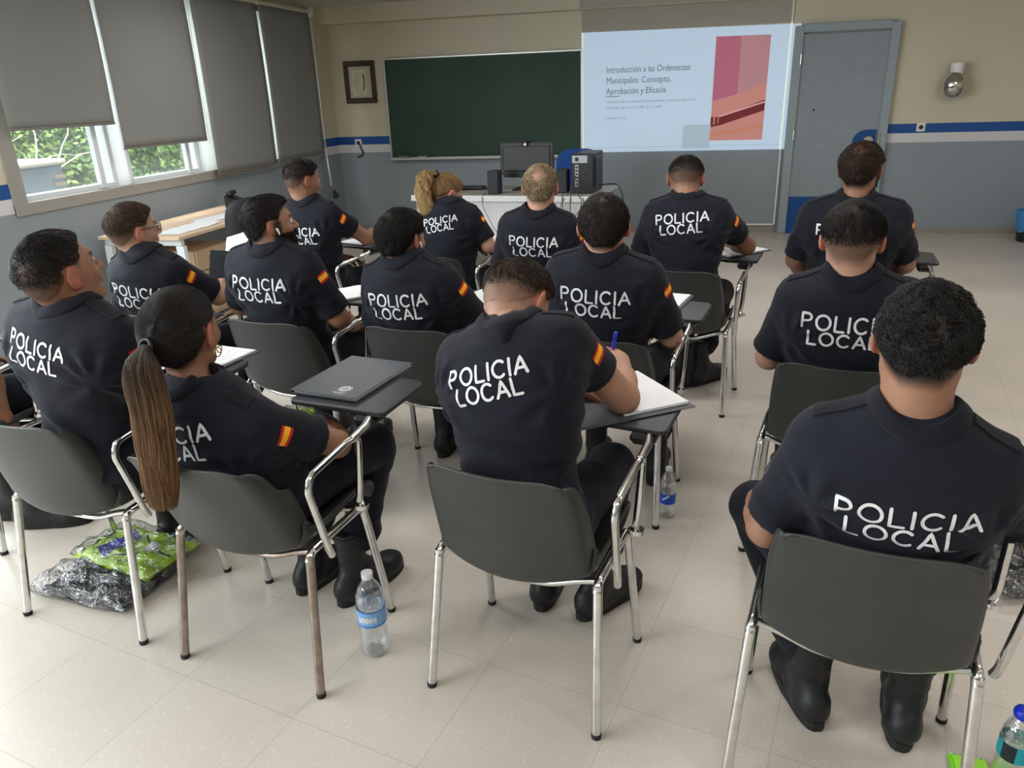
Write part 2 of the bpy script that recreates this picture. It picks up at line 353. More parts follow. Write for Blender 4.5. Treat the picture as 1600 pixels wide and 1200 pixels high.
# roller blinds
M_BLIND = mat('grey_blind_fabric', srgb(142, 143, 142), .85, bump=.1, bscale=500)
N, L = nodes_of(M_BLIND)
tl = N.new('ShaderNodeBsdfTranslucent'); tl.inputs[0].default_value = (*srgb(120, 120, 112), 1); mx = N.new('ShaderNodeMixShader'); mx.inputs[0].default_value = .06
L.new(N['Principled BSDF'].outputs[0], mx.inputs[1]); L.new(tl.outputs[0], mx.inputs[2]); L.new(mx.outputs[0], N['Material Output'].inputs[0])
BL = [(4.17, 5.125, 1.46, 'grey roller blind nearest the camera, raised highest above the air conditioner view'),
      (5.17, 6.235, 1.275, 'grey roller blind raised over the window with the bright green hedge'),
      (6.315, 7.37, .965, 'grey roller blind let down to the sill beside the hedge window'),
      (7.42, 8.46, .99, 'grey roller blind let down to the sill closest to the room corner')]
for i, (y0, y1, zb, lab) in enumerate(BL):
    t = tag(empty('roller_blind', (XL+.075, (y0+y1)/2, 2.47)), lab, 'blind', 'grey roller blinds along the window wall')
    w = y1-y0; vs = []; fs = []; nz_, ny_ = 18, 14
    for a in range(nz_+1):
        for c in range(ny_+1):
            yy = -w/2+w*c/ny_; zz = (zb-2.47)*a/nz_
            bow = .010*math.sin(pi*a/nz_)*(2*abs(c/ny_-.5))**3 + (.003*math.sin(c*1.7+i*2)*(a/nz_)**2 if i == 1 else 0)
            vs.append((bow, yy, zz))
    for a in range(nz_):
        for c in range(ny_): k = a*(ny_+1)+c; fs.append((k, k+1, k+ny_+2, k+ny_+1))
    o = mesh_obj('fabric', vs, fs, M_BLIND, t, True); md = o.modifiers.new('s', 'SOLIDIFY'); md.thickness = .0015
    r = MB(); r.tube([(0, -w/2, zb-2.47+.004), (0, w/2, zb-2.47+.004)], .008, 8); r.build('bottom_bar', mat('blind_bar', srgb(120, 118, 112), .5), t, True)
    r = MB(); r.tube([(-.01, -w/2-.01, .02), (-.01, w/2+.01, .02)], .026, 14); r.build('roller_tube', mat('blind_tube', srgb(205, 198, 180), .5), t, True)
    if i == 3:
        r = MB(); r.box((.005, w/2+.035, .01), (.07, .02, .10), bev=.005); r.box((.02, w/2+.07, .03), (.02, .06, .03), bev=.004)
        r.build('bracket', M_WHITE, t)
    r = MB(); yy = w/2-.002 if i != 3 else w/2+.02
    if i == 3:
        r.tube([(.02, yy, 0), (.022, yy, -.7), (.02, yy, -1.46)], .007, 8); r.tube([(.02, yy, -1.46), (.02, yy+.03, -1.85)], .011, 8)
        r.build('pull_cord', mat('cord_white', srgb(200, 205, 208), .5), t, True)
        k = MB(); k.lathe([(.0, -.04), (.03, -.03), (.038, 0), (.03, .03), (0, .04)], 14, (.03, yy+.10, -1.98)); k.box((.03, yy+.07, -1.93), (.03, .06, .03), bev=.01)
        k.build('winder_handle', M_DGREY, t, True)
    elif i == 1:
        r.tube([(.012, yy+.015, 0), (.012, yy+.018, zb-2.47-.02)], .0035, 6); r.build('pull_cord', M_WHITE, t, True)

# outside: hedge and air conditioner
def leaves(name, n, x0, x1, y0, y1, z0, z1, col, lab, cat, seed, size=.05):
    rg = np.random.default_rng(seed)
    P = np.stack([rg.uniform(x0, x1, n), rg.uniform(y0, y1, n), rg.uniform(z0, z1, n)], 1)
    d = rg.normal(size=(n, 3)); d /= np.linalg.norm(d, axis=1)[:, None]; e = np.cross(d, rg.normal(size=(n, 3))); e /= np.linalg.norm(e, axis=1)[:, None]
    nn = np.cross(d, e); s = size*rg.uniform(.6, 1.3, n)[:, None]
    Q = np.concatenate([P-d*s, P-e*s*.42+nn*s*.1, P+d*s, P+e*s*.42+nn*s*.1], 1).reshape(-1, 3)
    t = np.repeat(np.array(col)[None]*rg.uniform(.45, 1.7, n)[:, None]*np.stack([rg.uniform(.8, 1.3, n), np.ones(n), rg.uniform(.7, 1.1, n)], 1), 4, 0)
    o = np_mesh(name, Q, np.arange(4*n).reshape(-1, 4), mat('leaf', (.1, .2, .05), .5, tint=True), None, False, t)
    return tag(o, lab, cat, kind='stuff')
leaves('hedge', 30000, -8.0, -6.6, 4.0, 12.5, -.6, 3.2, (.16, .27, .08), 'dense green hedge growing outside behind the windows', 'hedge', 3, .048)
b = MB(); b.box((-9, 8, 1.2), (.3, 10, 4)); b.box((-6.9, 8, -.7), (4.6, 12, .2)); struct(b.build('trim_5', mat('dark_foliage_backing', (.05, .09, .03), .9, var=.4, vscale=2)))
ac = tag(empty('air_conditioner', (-5.3, 5.06, .50)), 'outdoor air conditioner unit with a cream lid standing outside the first window', 'air conditioner')
b = MB(); b.box((0, 0, .34), (.40, .78, .62), bev=.015); b.build('casing', mat('ac_casing', srgb(150, 158, 168), .5, var=.1), ac)
b = MB(); b.box((0, 0, .675), (.44, .84, .045), bev=.015); b.build('lid', mat('ac_lid', srgb(235, 222, 205), .5), ac)
b = MB()
for k in range(9): b.box((.20, .33, .08+k*.06), (.02, .12, .028))
b.build('grille', mat('ac_grille', srgb(190, 165, 135), .6), ac)
b = MB(); b.box((.1, 0, -.35), (.06, .6, .75)); b.box((-.15, 0, -.35), (.06, .6, .75)); b.build('stand', mat('ac_grille', (0, 0, 0)), ac)
rg = random.Random(5); b = MB()
for k in range(11):
    p = V((-5.9+rg.uniform(-.2, .2), 5.0+rg.uniform(-.3, 1.2), .9)); pts = [p]; d = V((rg.uniform(-.2, .2), rg.uniform(-.8, .8), 1))
    for j in range(9):
        d += V((rg.uniform(-.2, .2), rg.uniform(-.5, .5), rg.uniform(-.35, .2))); p = p+d.normalized()*.13; pts.append(p)
    b.tube(pts, [.009*(1-j/12) for j in range(10)], 5)
tag(b.build('bare_branches', mat('pale_twig', srgb(200, 185, 160), .8)), 'pale bare twigs arching in front of the hedge above the air conditioner', 'branches')

# door
door = empty('door_1', (1.435, YB-.03, 0)); door['kind'] = 'structure'
b = MB(); b.box((0, 0, 1.02), (.86, .04, 2.04), bev=.004); b.build('door_leaf', M_GREYP, door)
b = MB(); b.box((-.46, -.01, 1.06), (.09, .07, 2.12), bev=.006); b.box((.46, -.01, 1.06), (.09, .07, 2.12), bev=.006); b.box((0, -.01, 2.095), (.83, .07, .085), bev=.006)
b.build('door_frame', mat('door_frame_grey', srgb(150, 163, 170), .4), door)
b = MB(); b.box((.0, -.024, .20), (.85, .008, .40)); b.build('kick_plate', mat('blue_panel', srgb(10, 72, 140), .4), door)
arc = [(.17, -.05)]+[(.38, -.05)]+[(.38, .09)]+[(.30+.13*math.cos(a)*-1-.0, -.05+.14*math.sin(a)) for a in [pi/2-k*pi/2/8 for k in range(9)]]
arc = [(.40, -.03), (.40, .10), (.31, .10)]+[(.31-.14*math.sin(k*pi/16), -.03+.13*math.cos(k*pi/16)) for k in range(1, 9)]
b = MB(); b.prism([(x, -.026) for x, z in arc], 0, 1) if False else None
P = [(x, -.030, z+.99) for x, z in arc]; n = len(P); Q = [(x, -.022, z+.99) for x, z in arc]
b.add(P+Q, [tuple(range(n)), tuple(range(2*n-1, n-1, -1))]+[(i, n+i, n+(i+1) % n, (i+1) % n) for i in range(n)]); b.build('lock_plate', MATS['blue_panel'], door)
b = MB(); b.lathe([(.0, -.01), (.05, -.01), (.05, .012), (0, .012)], 20, (0, 0, 0), M=Matrix.Translation((.325, -.04, .975)) @ Matrix.Rotation(pi/2, 4, 'X'))
b.build('lock_rosette', mat('brushed_steel', (.55, .52, .48), .35, 1), door)
b = MB(); b.box((.425, -.05, .99), (.02, .02, .13), bev=.004); b.tube([(.37, -.03, .96), (.37, -.08, .96), (.29, -.085, .96)], .009, 8, fillet=.02); b.build('door_handle', MATS['brushed_steel'], door)
b = MB(); b.lathe([(0, -.003), (.012, -.003), (.012, .003), (0, .003)], 10, M=Matrix.Translation((-.245, -.022, 1.30)) @ Matrix.Rotation(pi/2, 4, 'X')); b.build('peephole', M_BLACKP, door)
b = MB()
for z in (.35, 1.05, 1.8): b.tube([(-.425, -.045, z-.05), (-.425, -.045, z+.05)], .008, 8)
b.build('hinge', MATS['brushed_steel'], door)

# chalkboard
cb = tag(empty('chalkboard', (-2.46, YB-.02, .88)), 'large dark green chalkboard on the back wall left of the projected slide', 'chalkboard')
M_CHALK = mat('chalkboard_green', srgb(38, 66, 52), .6, var=.16, vscale=1.6)
b = MB(); b.box((0, 0, .555), (2.32, .016, 1.10)); b.build('board', M_CHALK, cb)
b = MB()
for c, d in (((0, 0, 1.112), (2.36, .028, .016)), ((0, 0, -.002), (2.36, .028, .016)), ((-1.17, 0, .555), (.02, .025, 1.09)), ((1.17, 0, .555), (.02, .025, 1.09))): b.box(c, d, bev=.002)
b.build('board_frame', mat('aluminium', (.6, .6, .58), .4, 1), cb)
b = MB(); b.box((0, -.045, -.016), (2.32, .07, .012), bev=.003); b.box((0, -.08, -.008), (2.32, .006, .022), bev=.002); b.build('chalk_tray', mat('tray_grey', srgb(190, 188, 182), .5), cb)
b = MB(); b.box((0, 0, .018), (.13, .05, .035), bev=.006); tag(b.build('chalk_eraser', mat('eraser_felt', srgb(120, 115, 105), .9), None, loc=(-3.46, YB-.07, .873)), 'grey felt chalkboard eraser, left one on the chalk tray', 'eraser')
b = MB(); b.box((0, 0, .014), (.12, .05, .028), bev=.006); tag(b.build('chalk_box', mat('chalk_box_card', srgb(175, 168, 150), .8), None, loc=(-3.22, YB-.07, .873)), 'pale low chalk box on the chalk tray, right of the eraser', 'box')

# framed certificate
pf = tag(empty('picture_frame', (-3.955, YB-.012, 1.755)), 'dark ornate framed certificate hanging left of the chalkboard', 'picture')
M_OAK = mat('dark_wood_frame', srgb(70, 50, 42), .5, bump=.6, bscale=90, var=.5, vscale=40)
b = MB()
for c, d in (((0, 0, .205), (.40, .035, .06)), ((0, 0, -.205), (.40, .035, .06)), ((-.17, 0, 0), (.06, .035, .35)), ((.17, 0, 0), (.06, .035, .35))): b.box(c, d, bev=.01)
b.build('frame', M_OAK, pf)
b = MB(); b.box((0, .004, 0), (.3, .01, .36)); b.build('mount', mat('cream_mount', srgb(190, 186, 165), .6), pf)
b = MB(); b.box((-.01, -.003, -.005), (.19, .006, .29)); b.build('certificate', mat('certificate_paper', srgb(205, 205, 180), .5, var=.15, vscale=20), pf)
b = MB(); P = [(.04, .10), (.06, .08), (.065, .0), (.045, -.09), (.03, -.1), (.045, -.0), (.035, .06)]
b.add([(x, -.0075, z) for x, z in P], [tuple(range(len(P)-1, -1, -1))])
for k in range(7): b.box((-.04, -.0072, .09-k*.026), (.07-.01*(k % 3), .001, .003))
b.build('certificate_print', mat('certificate_ink', srgb(110, 105, 90), .7), pf)

# projected slide on the wall
M_SL = mat('slide_light', srgb(150, 165, 180), .6, emit=srgb(188, 208, 228), estr=.60)
sl = tag(empty('projected_slide', (-.155, YB-.022, 1.53)), 'projected presentation slide with grey title text and a red gavel photo', 'projection')
b = MB()
TL, TR, BR_, BL_ = (-1.29, 2.165), (.99, 2.145), (.97, .905), (-1.28, .905)
def sp(x, z): return (x+.155, 0, z-1.53)
b.add([sp(*BL_), sp(*BR_), sp(*TR), sp(*TL)], [(0, 1, 2, 3)]); o = b.build('slide_background', M_SL, sl)
md = o.modifiers.new('s', 'SOLIDIFY'); md.thickness = .004; md.offset = -1
def quad(pts, name, m, y):
    q = MB(); q.add([(x+.155, y, z-1.53) for x, z in pts], [tuple(range(len(pts)))]); return q.build(name, m, sl)
quad([(.135, 1.01), (.69, 1.01), (.70, 2.055), (.145, 2.06)], 'slide_photo', mat('slide_rose', srgb(140, 95, 100), .6, emit=srgb(182, 135, 142), estr=.55), -.003)
quad([(.145, 1.32), (.40, 1.45), (.40, 2.055), (.145, 2.06)], 'slide_photo', mat('slide_rose_b', srgb(140, 80, 95), .6, emit=srgb(185, 105, 132), estr=.5), -.004)
quad([(.135, 1.01), (.69, 1.01), (.695, 1.60), (.55, 1.54), (.35, 1.47), (.14, 1.42)], 'slide_photo', mat('slide_wood', srgb(150, 100, 92), .6, emit=srgb(200, 138, 128), estr=.55), -.005)
quad([(.14, 1.17), (.22, 1.19), (.22, 1.25), (.69, 1.42), (.69, 1.31), (.24, 1.17), (.14, 1.15)], 'gavel_image', mat('slide_gavel', srgb(80, 20, 20), .6, emit=srgb(130, 45, 50), estr=.4), -.006)
quad([(.22, 1.265), (.69, 1.405), (.69, 1.39), (.22, 1.25)], 'gavel_image', mat('slide_shine', srgb(180, 120, 120), .6, emit=srgb(235, 190, 195), estr=.5), -.007)
q = MB()
for x in (.15, .195, .235): q.prism(rrect(.03, .085, .012, 3, x+.155, 1.215-1.53), .0065, .0075, M=Matrix.Rotation(pi/2, 4, 'X'))
q.build('gavel_image', MATS['slide_gavel'], sl)
quad([(.14, 1.08), (.69, 1.17), (.69, 1.14), (.14, 1.05)], 'slide_photo', mat('slide_streak', srgb(150, 80, 60), .6, emit=srgb(222, 150, 125), estr=.46), -.006)
quad([(-.16, .93), (.135, .93), (.135, 1.18), (-.155, 1.18)], 'slide_block', mat('slide_block', srgb(140, 155, 165), .6, emit=srgb(176, 198, 212), estr=.5), -.003)
quad([(-1.29, 2.165), (-1.275, 2.165), (-1.265, .905), (-1.28, .905)], 'slide_edge', mat('slide_white', srgb(190, 190, 175), .6, emit=srgb(240, 245, 225), estr=.6), -.003)
quad([(.885, 2.16), (.902, 2.16), (.895, .905), (.878, .905)], 'slide_edge', MATS['slide_white'], -.005)
quad([(-1.28, .95), (.88, .955), (.88, .962), (-1.28, .957)], 'slide_edge', MATS['slide_block'], -.003)
M_INK = mat('slide_ink', srgb(112, 114, 124), .7, emit=srgb(90, 95, 110), estr=.4); M_INK2 = mat('slide_ink_faint', srgb(130, 140, 152), .7, emit=srgb(140, 152, 168), estr=.4)
def stext(txt, x, z, size, w, m):
    vs, fs = text_mesh(txt, size, w); q = MB(); q.add([(v[0]+x+.155, -.006, v[1]+z-1.53) for v in vs], fs); q.build('slide_text', m, sl)
stext('Introducción a las Ordenanzas', -1.01, 1.745, .092, .90, M_INK)
stext('Municipales: Concepto,', -1.01, 1.635, .092, .70, M_INK)
stext('Aprobación y Eficacia', -1.015, 1.525, .092, .655, M_INK)
quad([(-1.02, 1.497), (-.87, 1.497), (-.87, 1.504), (-1.02, 1.504)], 'slide_rule', M_INK, -.006)
stext('Contenido, marco, procedimiento de aprobación y eficacia jurídica de las', -1.02, 1.432, .038, .98, M_INK2)
stext('ordenanzas según la Ley 7/1985, de 2 de abril', -1.02, 1.370, .038, .62, M_INK2)
stext('Presentación técnica', -1.02, 1.262, .034, .24, M_INK2)

# wall lamp right of the door
wl_ = tag(empty('wall_lamp', (2.49, YB, 1.53)), 'round mirrored wall lamp with a white cap right of the door', 'lamp')
b = MB(); b.lathe([(0, -.05), (.055, -.05), (.062, -.02), (.062, .045), (.05, .055), (0, .055)], 20, (0, -.13, .13)); b.box((.05, -.06, .125), (.05, .12, .07), bev=.01); b.build('cap', M_WHITE, wl_, True)
b = MB(); b.lathe([(.0, -.155), (.05, -.15), (.09, -.12), (.108, -.07), (.112, -.02), (.1, .03), (.07, .07), (.055, .09), (0, .09)], 28, (-.01, -.13, 0)); b.build('globe', mat('mirror_globe', (.62, .6, .58), .08, 1), wl_, True)
def wall_plate(x, z, lab, name, hole):
    t = tag(empty(name, (x, YB-.006, z)), lab, 'socket')
    q = MB(); q.box((0, 0, 0), (.085, .014, .085), bev=.004); q.build('plate', M_WHITE, t)
    q = MB(); q.lathe([(0, 0), (.022, 0), (.022, .006), (0, .006)], 16, M=Matrix.Translation((0, -.006, 0)) @ Matrix.Rotation(pi/2, 4, 'X')); q.build('insert', hole, t)
wall_plate(2.27, 1.10, 'white wall socket on the blue stripe right of the door', 'wall_socket', M_DGREY)
wall_plate(-4.06, 1.065, 'white wall socket on the blue stripe below the framed certificate', 'wall_socket', M_BLACKP)
b = MB(); b.tube([(-4.04, YB-.02, 1.05), (-4.02, YB-.04, 1.0), (-4.0, YB-.02, .95), (-4.03, YB-.015, .91), (-4.09, YB-.015, .90)], .009, 7, fillet=.02)
tag(b.build('power_cable', M_DGREY, smooth=True), 'short dark cable hanging from the socket under the certificate', 'cable')
# ------------------------------------------------------------------ desk at the front
def desk():
    d = tag(empty('teacher_desk', (-1.605, 6.47, 0), math.radians(-4.6)), 'long white-fronted teacher desk with a grey top below the chalkboard', 'desk')
    b = MB(); b.box((0, .37, .735), (1.74, .76, .03), bev=.005); b.build('desk_top', mat('desk_grey_top', srgb(150, 147, 142), .4, var=.04), d)
    b = MB(); b.box((0, -.012, .725), (1.745, .012, .05), bev=.003); b.build('front_edge', mat('desk_white', srgb(214, 214, 216), .4), d)
    b = MB(); b.box((0, .03, .50), (1.66, .02, .42)); b.build('modesty_panel', MATS['desk_white'], d)
    for x, y in ((-.83, .05), (.83, .05), (-.83, .69), (.83, .69)):
        b = MB(); b.box((x, y, .36), (.04, .04, .72), bev=.004); b.build('leg', mat('desk_leg_grey', srgb(165, 168, 172), .4), d)
    return d
DESK = desk()
DM = Matrix.Translation((-1.605, 6.47, 0)) @ Matrix.Rotation(math.radians(-4.6), 4, 'Z')
def on_desk(name, x, y, z=.75, rz=0):
    p = DM @ V((x, y, z)); return empty(name, p, math.radians(-4.6)+rz)
mon = tag(on_desk('computer_monitor', .10, .40), 'black computer monitor seen from behind on the teacher desk', 'monitor')
b = MB(); b.box((0, 0, .275), (.50, .03, .28), bev=.01); b.box((0, -.018, .275), (.44, .02, .22), bev=.015); b.build('display_housing', M_DGREY, mon)
b = MB(); b.box((0, -.02, .13), (.44, .02, .035), bev=.004); b.build('display_chin', M_BLACKP, mon)
b = MB(); b.box((0, .02, .10), (.05, .03, .2), bev=.008); b.build('stand_neck', M_BLACKP, mon)
b = MB(); b.box((.0, .02, .008), (.26, .18, .014), bev=.006); b.build('stand_base', M_BLACKP, mon)
wc = tag(on_desk('webcam', .10, .40, 1.160), 'small black webcam clipped on top of the monitor', 'webcam')
b = MB(); b.box((0, 0, .018), (.10, .035, .032), bev=.012); b.box((0, -.03, -.005), (.03, .03, .05), bev=.006); b.build('webcam_body', M_BLACKP, wc)
b = MB(); b.lathe([(0, 0), (.012, 0), (.012, .004), (0, .004)], 12, M=Matrix.Translation((0, -.046, -.012)) @ Matrix.Rotation(pi/2, 4, 'X')); b.build('badge', M_WHITE, wc)
for x, y, lab in ((-.12, .13, 'black desktop speaker left of the monitor'), (.47, .24, 'black desktop speaker beside the computer tower')):
    s_ = tag(on_desk('desktop_speaker', x, y), lab, 'speaker'); b = MB(); b.box((0, 0, .10), (.10, .12, .20), bev=.008); b.build('cabinet', mat('speaker_black', (.022, .023, .03), .6), s_)
    b = MB(); b.lathe([(0, 0), (.035, 0), (.03, -.01), (0, -.012)], 16, M=Matrix.Translation((0, .063, .07)) @ Matrix.Rotation(-pi/2, 4, 'X')); b.build('speaker_cone', M_BLACKP, s_)
pc = tag(on_desk('computer_tower', .66, .36), 'black computer tower with its ports facing the class on the desk', 'computer')
b = MB(); b.box((0, 0, .165), (.19, .42, .33), bev=.008); b.build('tower_case', mat('tower_black', (.02, .021, .026), .4), pc)
b = MB(); b.box((-.02, -.213, .285), (.13, .004, .06)); b.build('port_label', mat('silver_label', srgb(170, 175, 178), .4), pc)
b = MB(); b.box((-.045, -.2155, .285), (.03, .002, .03)); b.build('label_mark', M_BLACKP, pc)
b = MB(); b.box((-.045, -.213, .15), (.03, .005, .18))
for k in range(6): b.box((-.045, -.217, .08+k*.028), (.02, .006, .014), mi=1)
b.build('port_panel', [mat('port_steel', (.4, .4, .38), .4, 1), M_BLACKP], pc)
b = MB(); b.lathe([(.028, 0), (.04, 0), (.04, .004), (.028, .004)], 20, M=Matrix.Translation((.04, -.21, .17)) @ Matrix.Rotation(pi/2, 4, 'X'), cap=False); b.build('fan_grille', M_DGREY, pc)
b = MB(); b.box((.1, -.02, .17), (.012, .25, .25), bev=.004); b.build('side_panel', mat('tower_side', (.03, .032, .04), .35), pc)
kb = tag(on_desk('keyboard', -.55, .42, .751, .08), 'black keyboard lying on the left half of the teacher desk', 'keyboard')
b = MB(); b.box((0, 0, .012), (.44, .15, .02), bev=.006); b.build('keyboard_body', M_BLACKP, kb)
b = MB()
for r in range(5):
    for c in range(16): b.box((-.2+c*.0265, -.055+r*.027, .025), (.022, .022, .008))
b.build('keys', M_DGREY, kb)
ms = tag(on_desk('computer_mouse', -.28, .40, .751), 'small black mouse on the desk right of the keyboard', 'mouse')
b = MB(); b.lathe([(0, 0), (.03, .002), (.031, .014), (.022, .028), (0, .033)], 16); b.build('mouse_body', M_BLACKP, ms, True)
bagd = tag(on_desk('folded_case', -.60, .16, .751, .2), 'folded black case lying behind the blonde ponytail on the desk', 'case')
b = MB(); b.box((0, 0, .025), (.26, .16, .05), bev=.02); b.box((.04, .02, .065), (.14, .10, .035), rz=.4, bev=.012); b.build('case_body', M_BLACKP, bagd)
def cable(name, pts, r, lab, parent_m=DM):
    q = MB(); q.tube([parent_m @ V(p) for p in pts], r, 6, fillet=.06); return tag(q.build(name, M_DGREY, smooth=True), lab, 'cable')
cable('speaker_cable', [(-.19, .10, .757), (-.19, -.025, .755), (-.185, -.03, .66), (-.08, -.03, .45), (.02, -.03, .37), (.05, -.03, .40), (.02, -.035, .43), (-.02, -.03, .38), (.10, -.03, .48), (.22, -.03, .68), (.25, -.025, .755), (.30, .15, .757)], .0028, 'thin cable hanging in a loop down the desk front below the left speaker')
cable('power_cable', [(.52, .05, .757), (.53, -.025, .755), (.53, -.03, .55), (.53, -.02, .2), (.54, 0, .01)], .0045, 'straight dark cable hanging down the desk front left of the tower cables')
cable('power_cable', [(.61, .12, .90), (.60, .05, .80), (.60, -.03, .74), (.595, -.03, .5), (.62, -.02, .25), (.64, .02, .01)], .005, 'dark cable dropping from the tower ports to the floor')
cable('data_cable', [(.61, .12, .90), (.58, .0, .77), (.52, -.03, .70), (.50, -.03, .60), (.58, -.03, .56), (.68, -.03, .62), (.70, -.03, .72), (.66, -.02, .77), (.63, .1, .85)], .0035, 'thin cable curling in a loop below the computer tower')
cable('data_cable', [(.66, .13, .80), (.70, -.02, .76), (.73, -.035, .64), (.64, -.03, .50), (.52, -.03, .40), (.44, -.03, .33)], .0035, 'thin cable slanting down left across the desk front')
cable('power_cable', [(.76, .45, .79), (.85, .45, .80), (.92, .44, .80), (.97, .42, .70), (.96, .40, .45), (.98, .38, .02)], .006, 'black power cable bending over the right end of the teacher desk')
q = MB(); q.tube([(-.55, 5.9, .012), (-.40, 5.95, .012), (-.30, 5.78, .012), (-.38, 5.62, .012), (-.50, 5.66, .012), (-.42, 5.80, .012), (-.15, 5.72, .012), (.12, 5.95, .012), (.05, 6.3, .012)], .007, 6, fillet=.1)
tag(q.build('floor_cable', M_BLACKP, smooth=True), 'black cable coiled on the floor in front of the desk right end', 'cable')

def office_chair(name, loc, rz, fabric, lab):
    t = tag(empty(name, loc, rz), lab, 'chair')
    def shell(w, h, th, cz, cy, tilt, bow):
        vs = []; fs = []; n, m_ = 14, 14
        for side in (0, 1):
            for i in range(m_+1):
                for j in range(n+1):
                    u = j/n*2-1; v = i/m_*2-1
                    k = (abs(u)**4+abs(v)**4)**.25; sc = 1/max(1, k)*.999
                    x = u*w/2*(sc if k > 1 else 1); z = v*h/2*(sc if k > 1 else 1)
                    ed = max(0, 1-k**6) if k < 1 else 0
                    y = bow*u*u+(th/2*(ed**.4) if side else -th/2*(ed**.4))
                    vs.append((x, cy+y+z*math.sin(tilt), cz+z))
        o = (n+1)*(m_+1)
        for i in range(m_):
            for j in range(n):
                a = i*(n+1)+j; fs.append((a, a+1, a+n+2, a+n+1)); fs.append((o+a, o+a+n+1, o+a+n+2, o+a+1))
        return vs, fs
    vs, fs = shell(.44, .46, .06, .80, -.22, -.12, .05); q = MB(); q.add(vs, fs); q.build('backrest', fabric, t, True)
    q = MB(); q.box((0, 0, .47), (.46, .44, .08), bev=.03); q.build('seat', fabric, t)
    q = MB(); q.box((0, -.255, .60), (.06, .025, .34), bev=.008); q.box((0, -.12, .42), (.06, .28, .02), bev=.006); q.build('back_bracket', M_BLACKP, t)
    q = MB(); q.tube([(0, 0, .09), (0, 0, .43)], .025, 12); q.build('gas_column', M_BLACKP, t, True)
    for k in range(5):
        a = 2*pi*k/5+.3; q = MB(); q.tube([(0, 0, .10), (.28*math.cos(a), .28*math.sin(a), .07)], [.022, .014], 8)
        o = q.build('base_arm', M_BLACKP, t, True); q = MB(); q.lathe([(0, -.02), (.025, -.015), (.025, .015), (0, .02)], 12, M=Matrix.Translation((.28*math.cos(a), .28*math.sin(a), .027)) @ Matrix.Rotation(pi/2, 4, 'X'))
        q.build('caster', M_BLACKP, o, True)
    return t
M_BLUEF = mat('blue_upholstery', srgb(30, 75, 150), .85, bump=.2, bscale=300)
M_BLKF = mat('black_upholstery', (.022, .023, .026), .8, bump=.2, bscale=300)
office_chair('office_chair', (-1.17, 7.65, 0), pi-.05, M_BLUEF, 'blue office chair behind the teacher desk beside the monitor')
office_chair('office_chair', (-2.88, 4.46, 0), math.radians(62), M_BLKF, 'black office chair at the wooden side table by the windows')

# side table by the windows
tb = tag(empty('side_table', (-3.88, 5.55, 0)), 'light wood side table with white legs under the blinds', 'table')
M_WOOD = mat('light_maple', srgb(214, 188, 160), .4, var=.06, vscale=5)
b = MB(); b.box((0, 0, .69), (.68, 1.76, .025), bev=.003); b.build('table_top', M_WOOD, tb)
M_WM = mat('white_metal', srgb(225, 230, 235), .35)
for y in (-.82, .82):
    b = MB(); b.box((0, y, .655), (.64, .04, .045), bev=.003); b.build('end_rail', M_WM, tb)
    for x in (-.30, .30):
        b = MB(); s_ = 1 if x > 0 else -1
        b.add([(x-.03, y-.02, .63), (x+.03, y-.02, .63), (x+.03, y+.02, .63), (x-.03, y+.02, .63), (x-.02+s_*.04, y-.02, 0), (x+.02+s_*.04, y-.02, 0), (x+.02+s_*.04, y+.02, 0), (x-.02+s_*.04, y+.02, 0)],
              [(0, 1, 2, 3), (7, 6, 5, 4), (0, 4, 5, 1), (1, 5, 6, 2), (2, 6, 7, 3), (3, 7, 4, 0)]); b.build('leg', M_WM, tb)
pd = tag(empty('drawer_pedestal', (-3.88, 5.14, 0)), 'light wood drawer pedestal under the side table', 'cabinet')
b = MB(); b.box((0, 0, .29), (.50, .44, .52), bev=.003); b.build('cabinet_body', mat('pedestal_wood', srgb(190, 165, 135), .45, var=.06), pd)
for k in range(3):
    b = MB(); b.box((.257, 0, .47-k*.165), (.016, .42, .155), bev=.003); o = b.build('drawer', mat('pedestal_wood', (0, 0, 0)), pd)
    b = MB(); b.box((.268, .0, .475-k*.165), (.012, .15, .03), bev=.004); b.build('drawer_handle', mat('handle_beige', srgb(165, 140, 115), .4), o)
    if k < 2:
        b = MB(); b.tube([(.262, .17, .50-k*.165), (.272, .17, .50-k*.165)], .010, 10); b.build('lock', M_BLACKP, o)
for c, rz, lab in (((-3.74, 5.05, .704), .1, 'white paper sheets spread near the front corner of the side table'), ((-3.80, 5.62, .704), -.05, 'white paper sheets lying in the middle of the side table')):
    t = tag(empty('paper_sheets', c, rz), lab, 'paper'); b = MB()
    for k in range(3): b.box((.02*k, -.14+.14*k, .0012+.0012*k), (.21, .297, .001), rz=.05*k)
    b.build('sheet_stack', M_PAPER, t)
dv = tag(empty('desk_phone', (-4.02, 6.23, .703), .3), 'black desk phone at the far end of the side table', 'phone')
b = MB(); b.add([(-.1, -.1, 0), (.1, -.1, 0), (.1, .1, 0), (-.1, .1, 0), (-.1, -.1, .10), (.1, -.1, .02), (.1, .1, .02), (-.1, .1, .10)], [(0, 3, 2, 1), (4, 5, 6, 7), (0, 1, 5, 4), (1, 2, 6, 5), (2, 3, 7, 6), (3, 0, 4, 7)]); b.build('phone_base', M_BLACKP, dv)
b = MB(); b.box((0, 0, 0), (.05, .2, .035), bev=.012, M=Matrix.Translation((-.06, -.0, .115)) @ Matrix.Rotation(.4, 4, 'Y')); b.build('handset', M_BLACKP, dv)

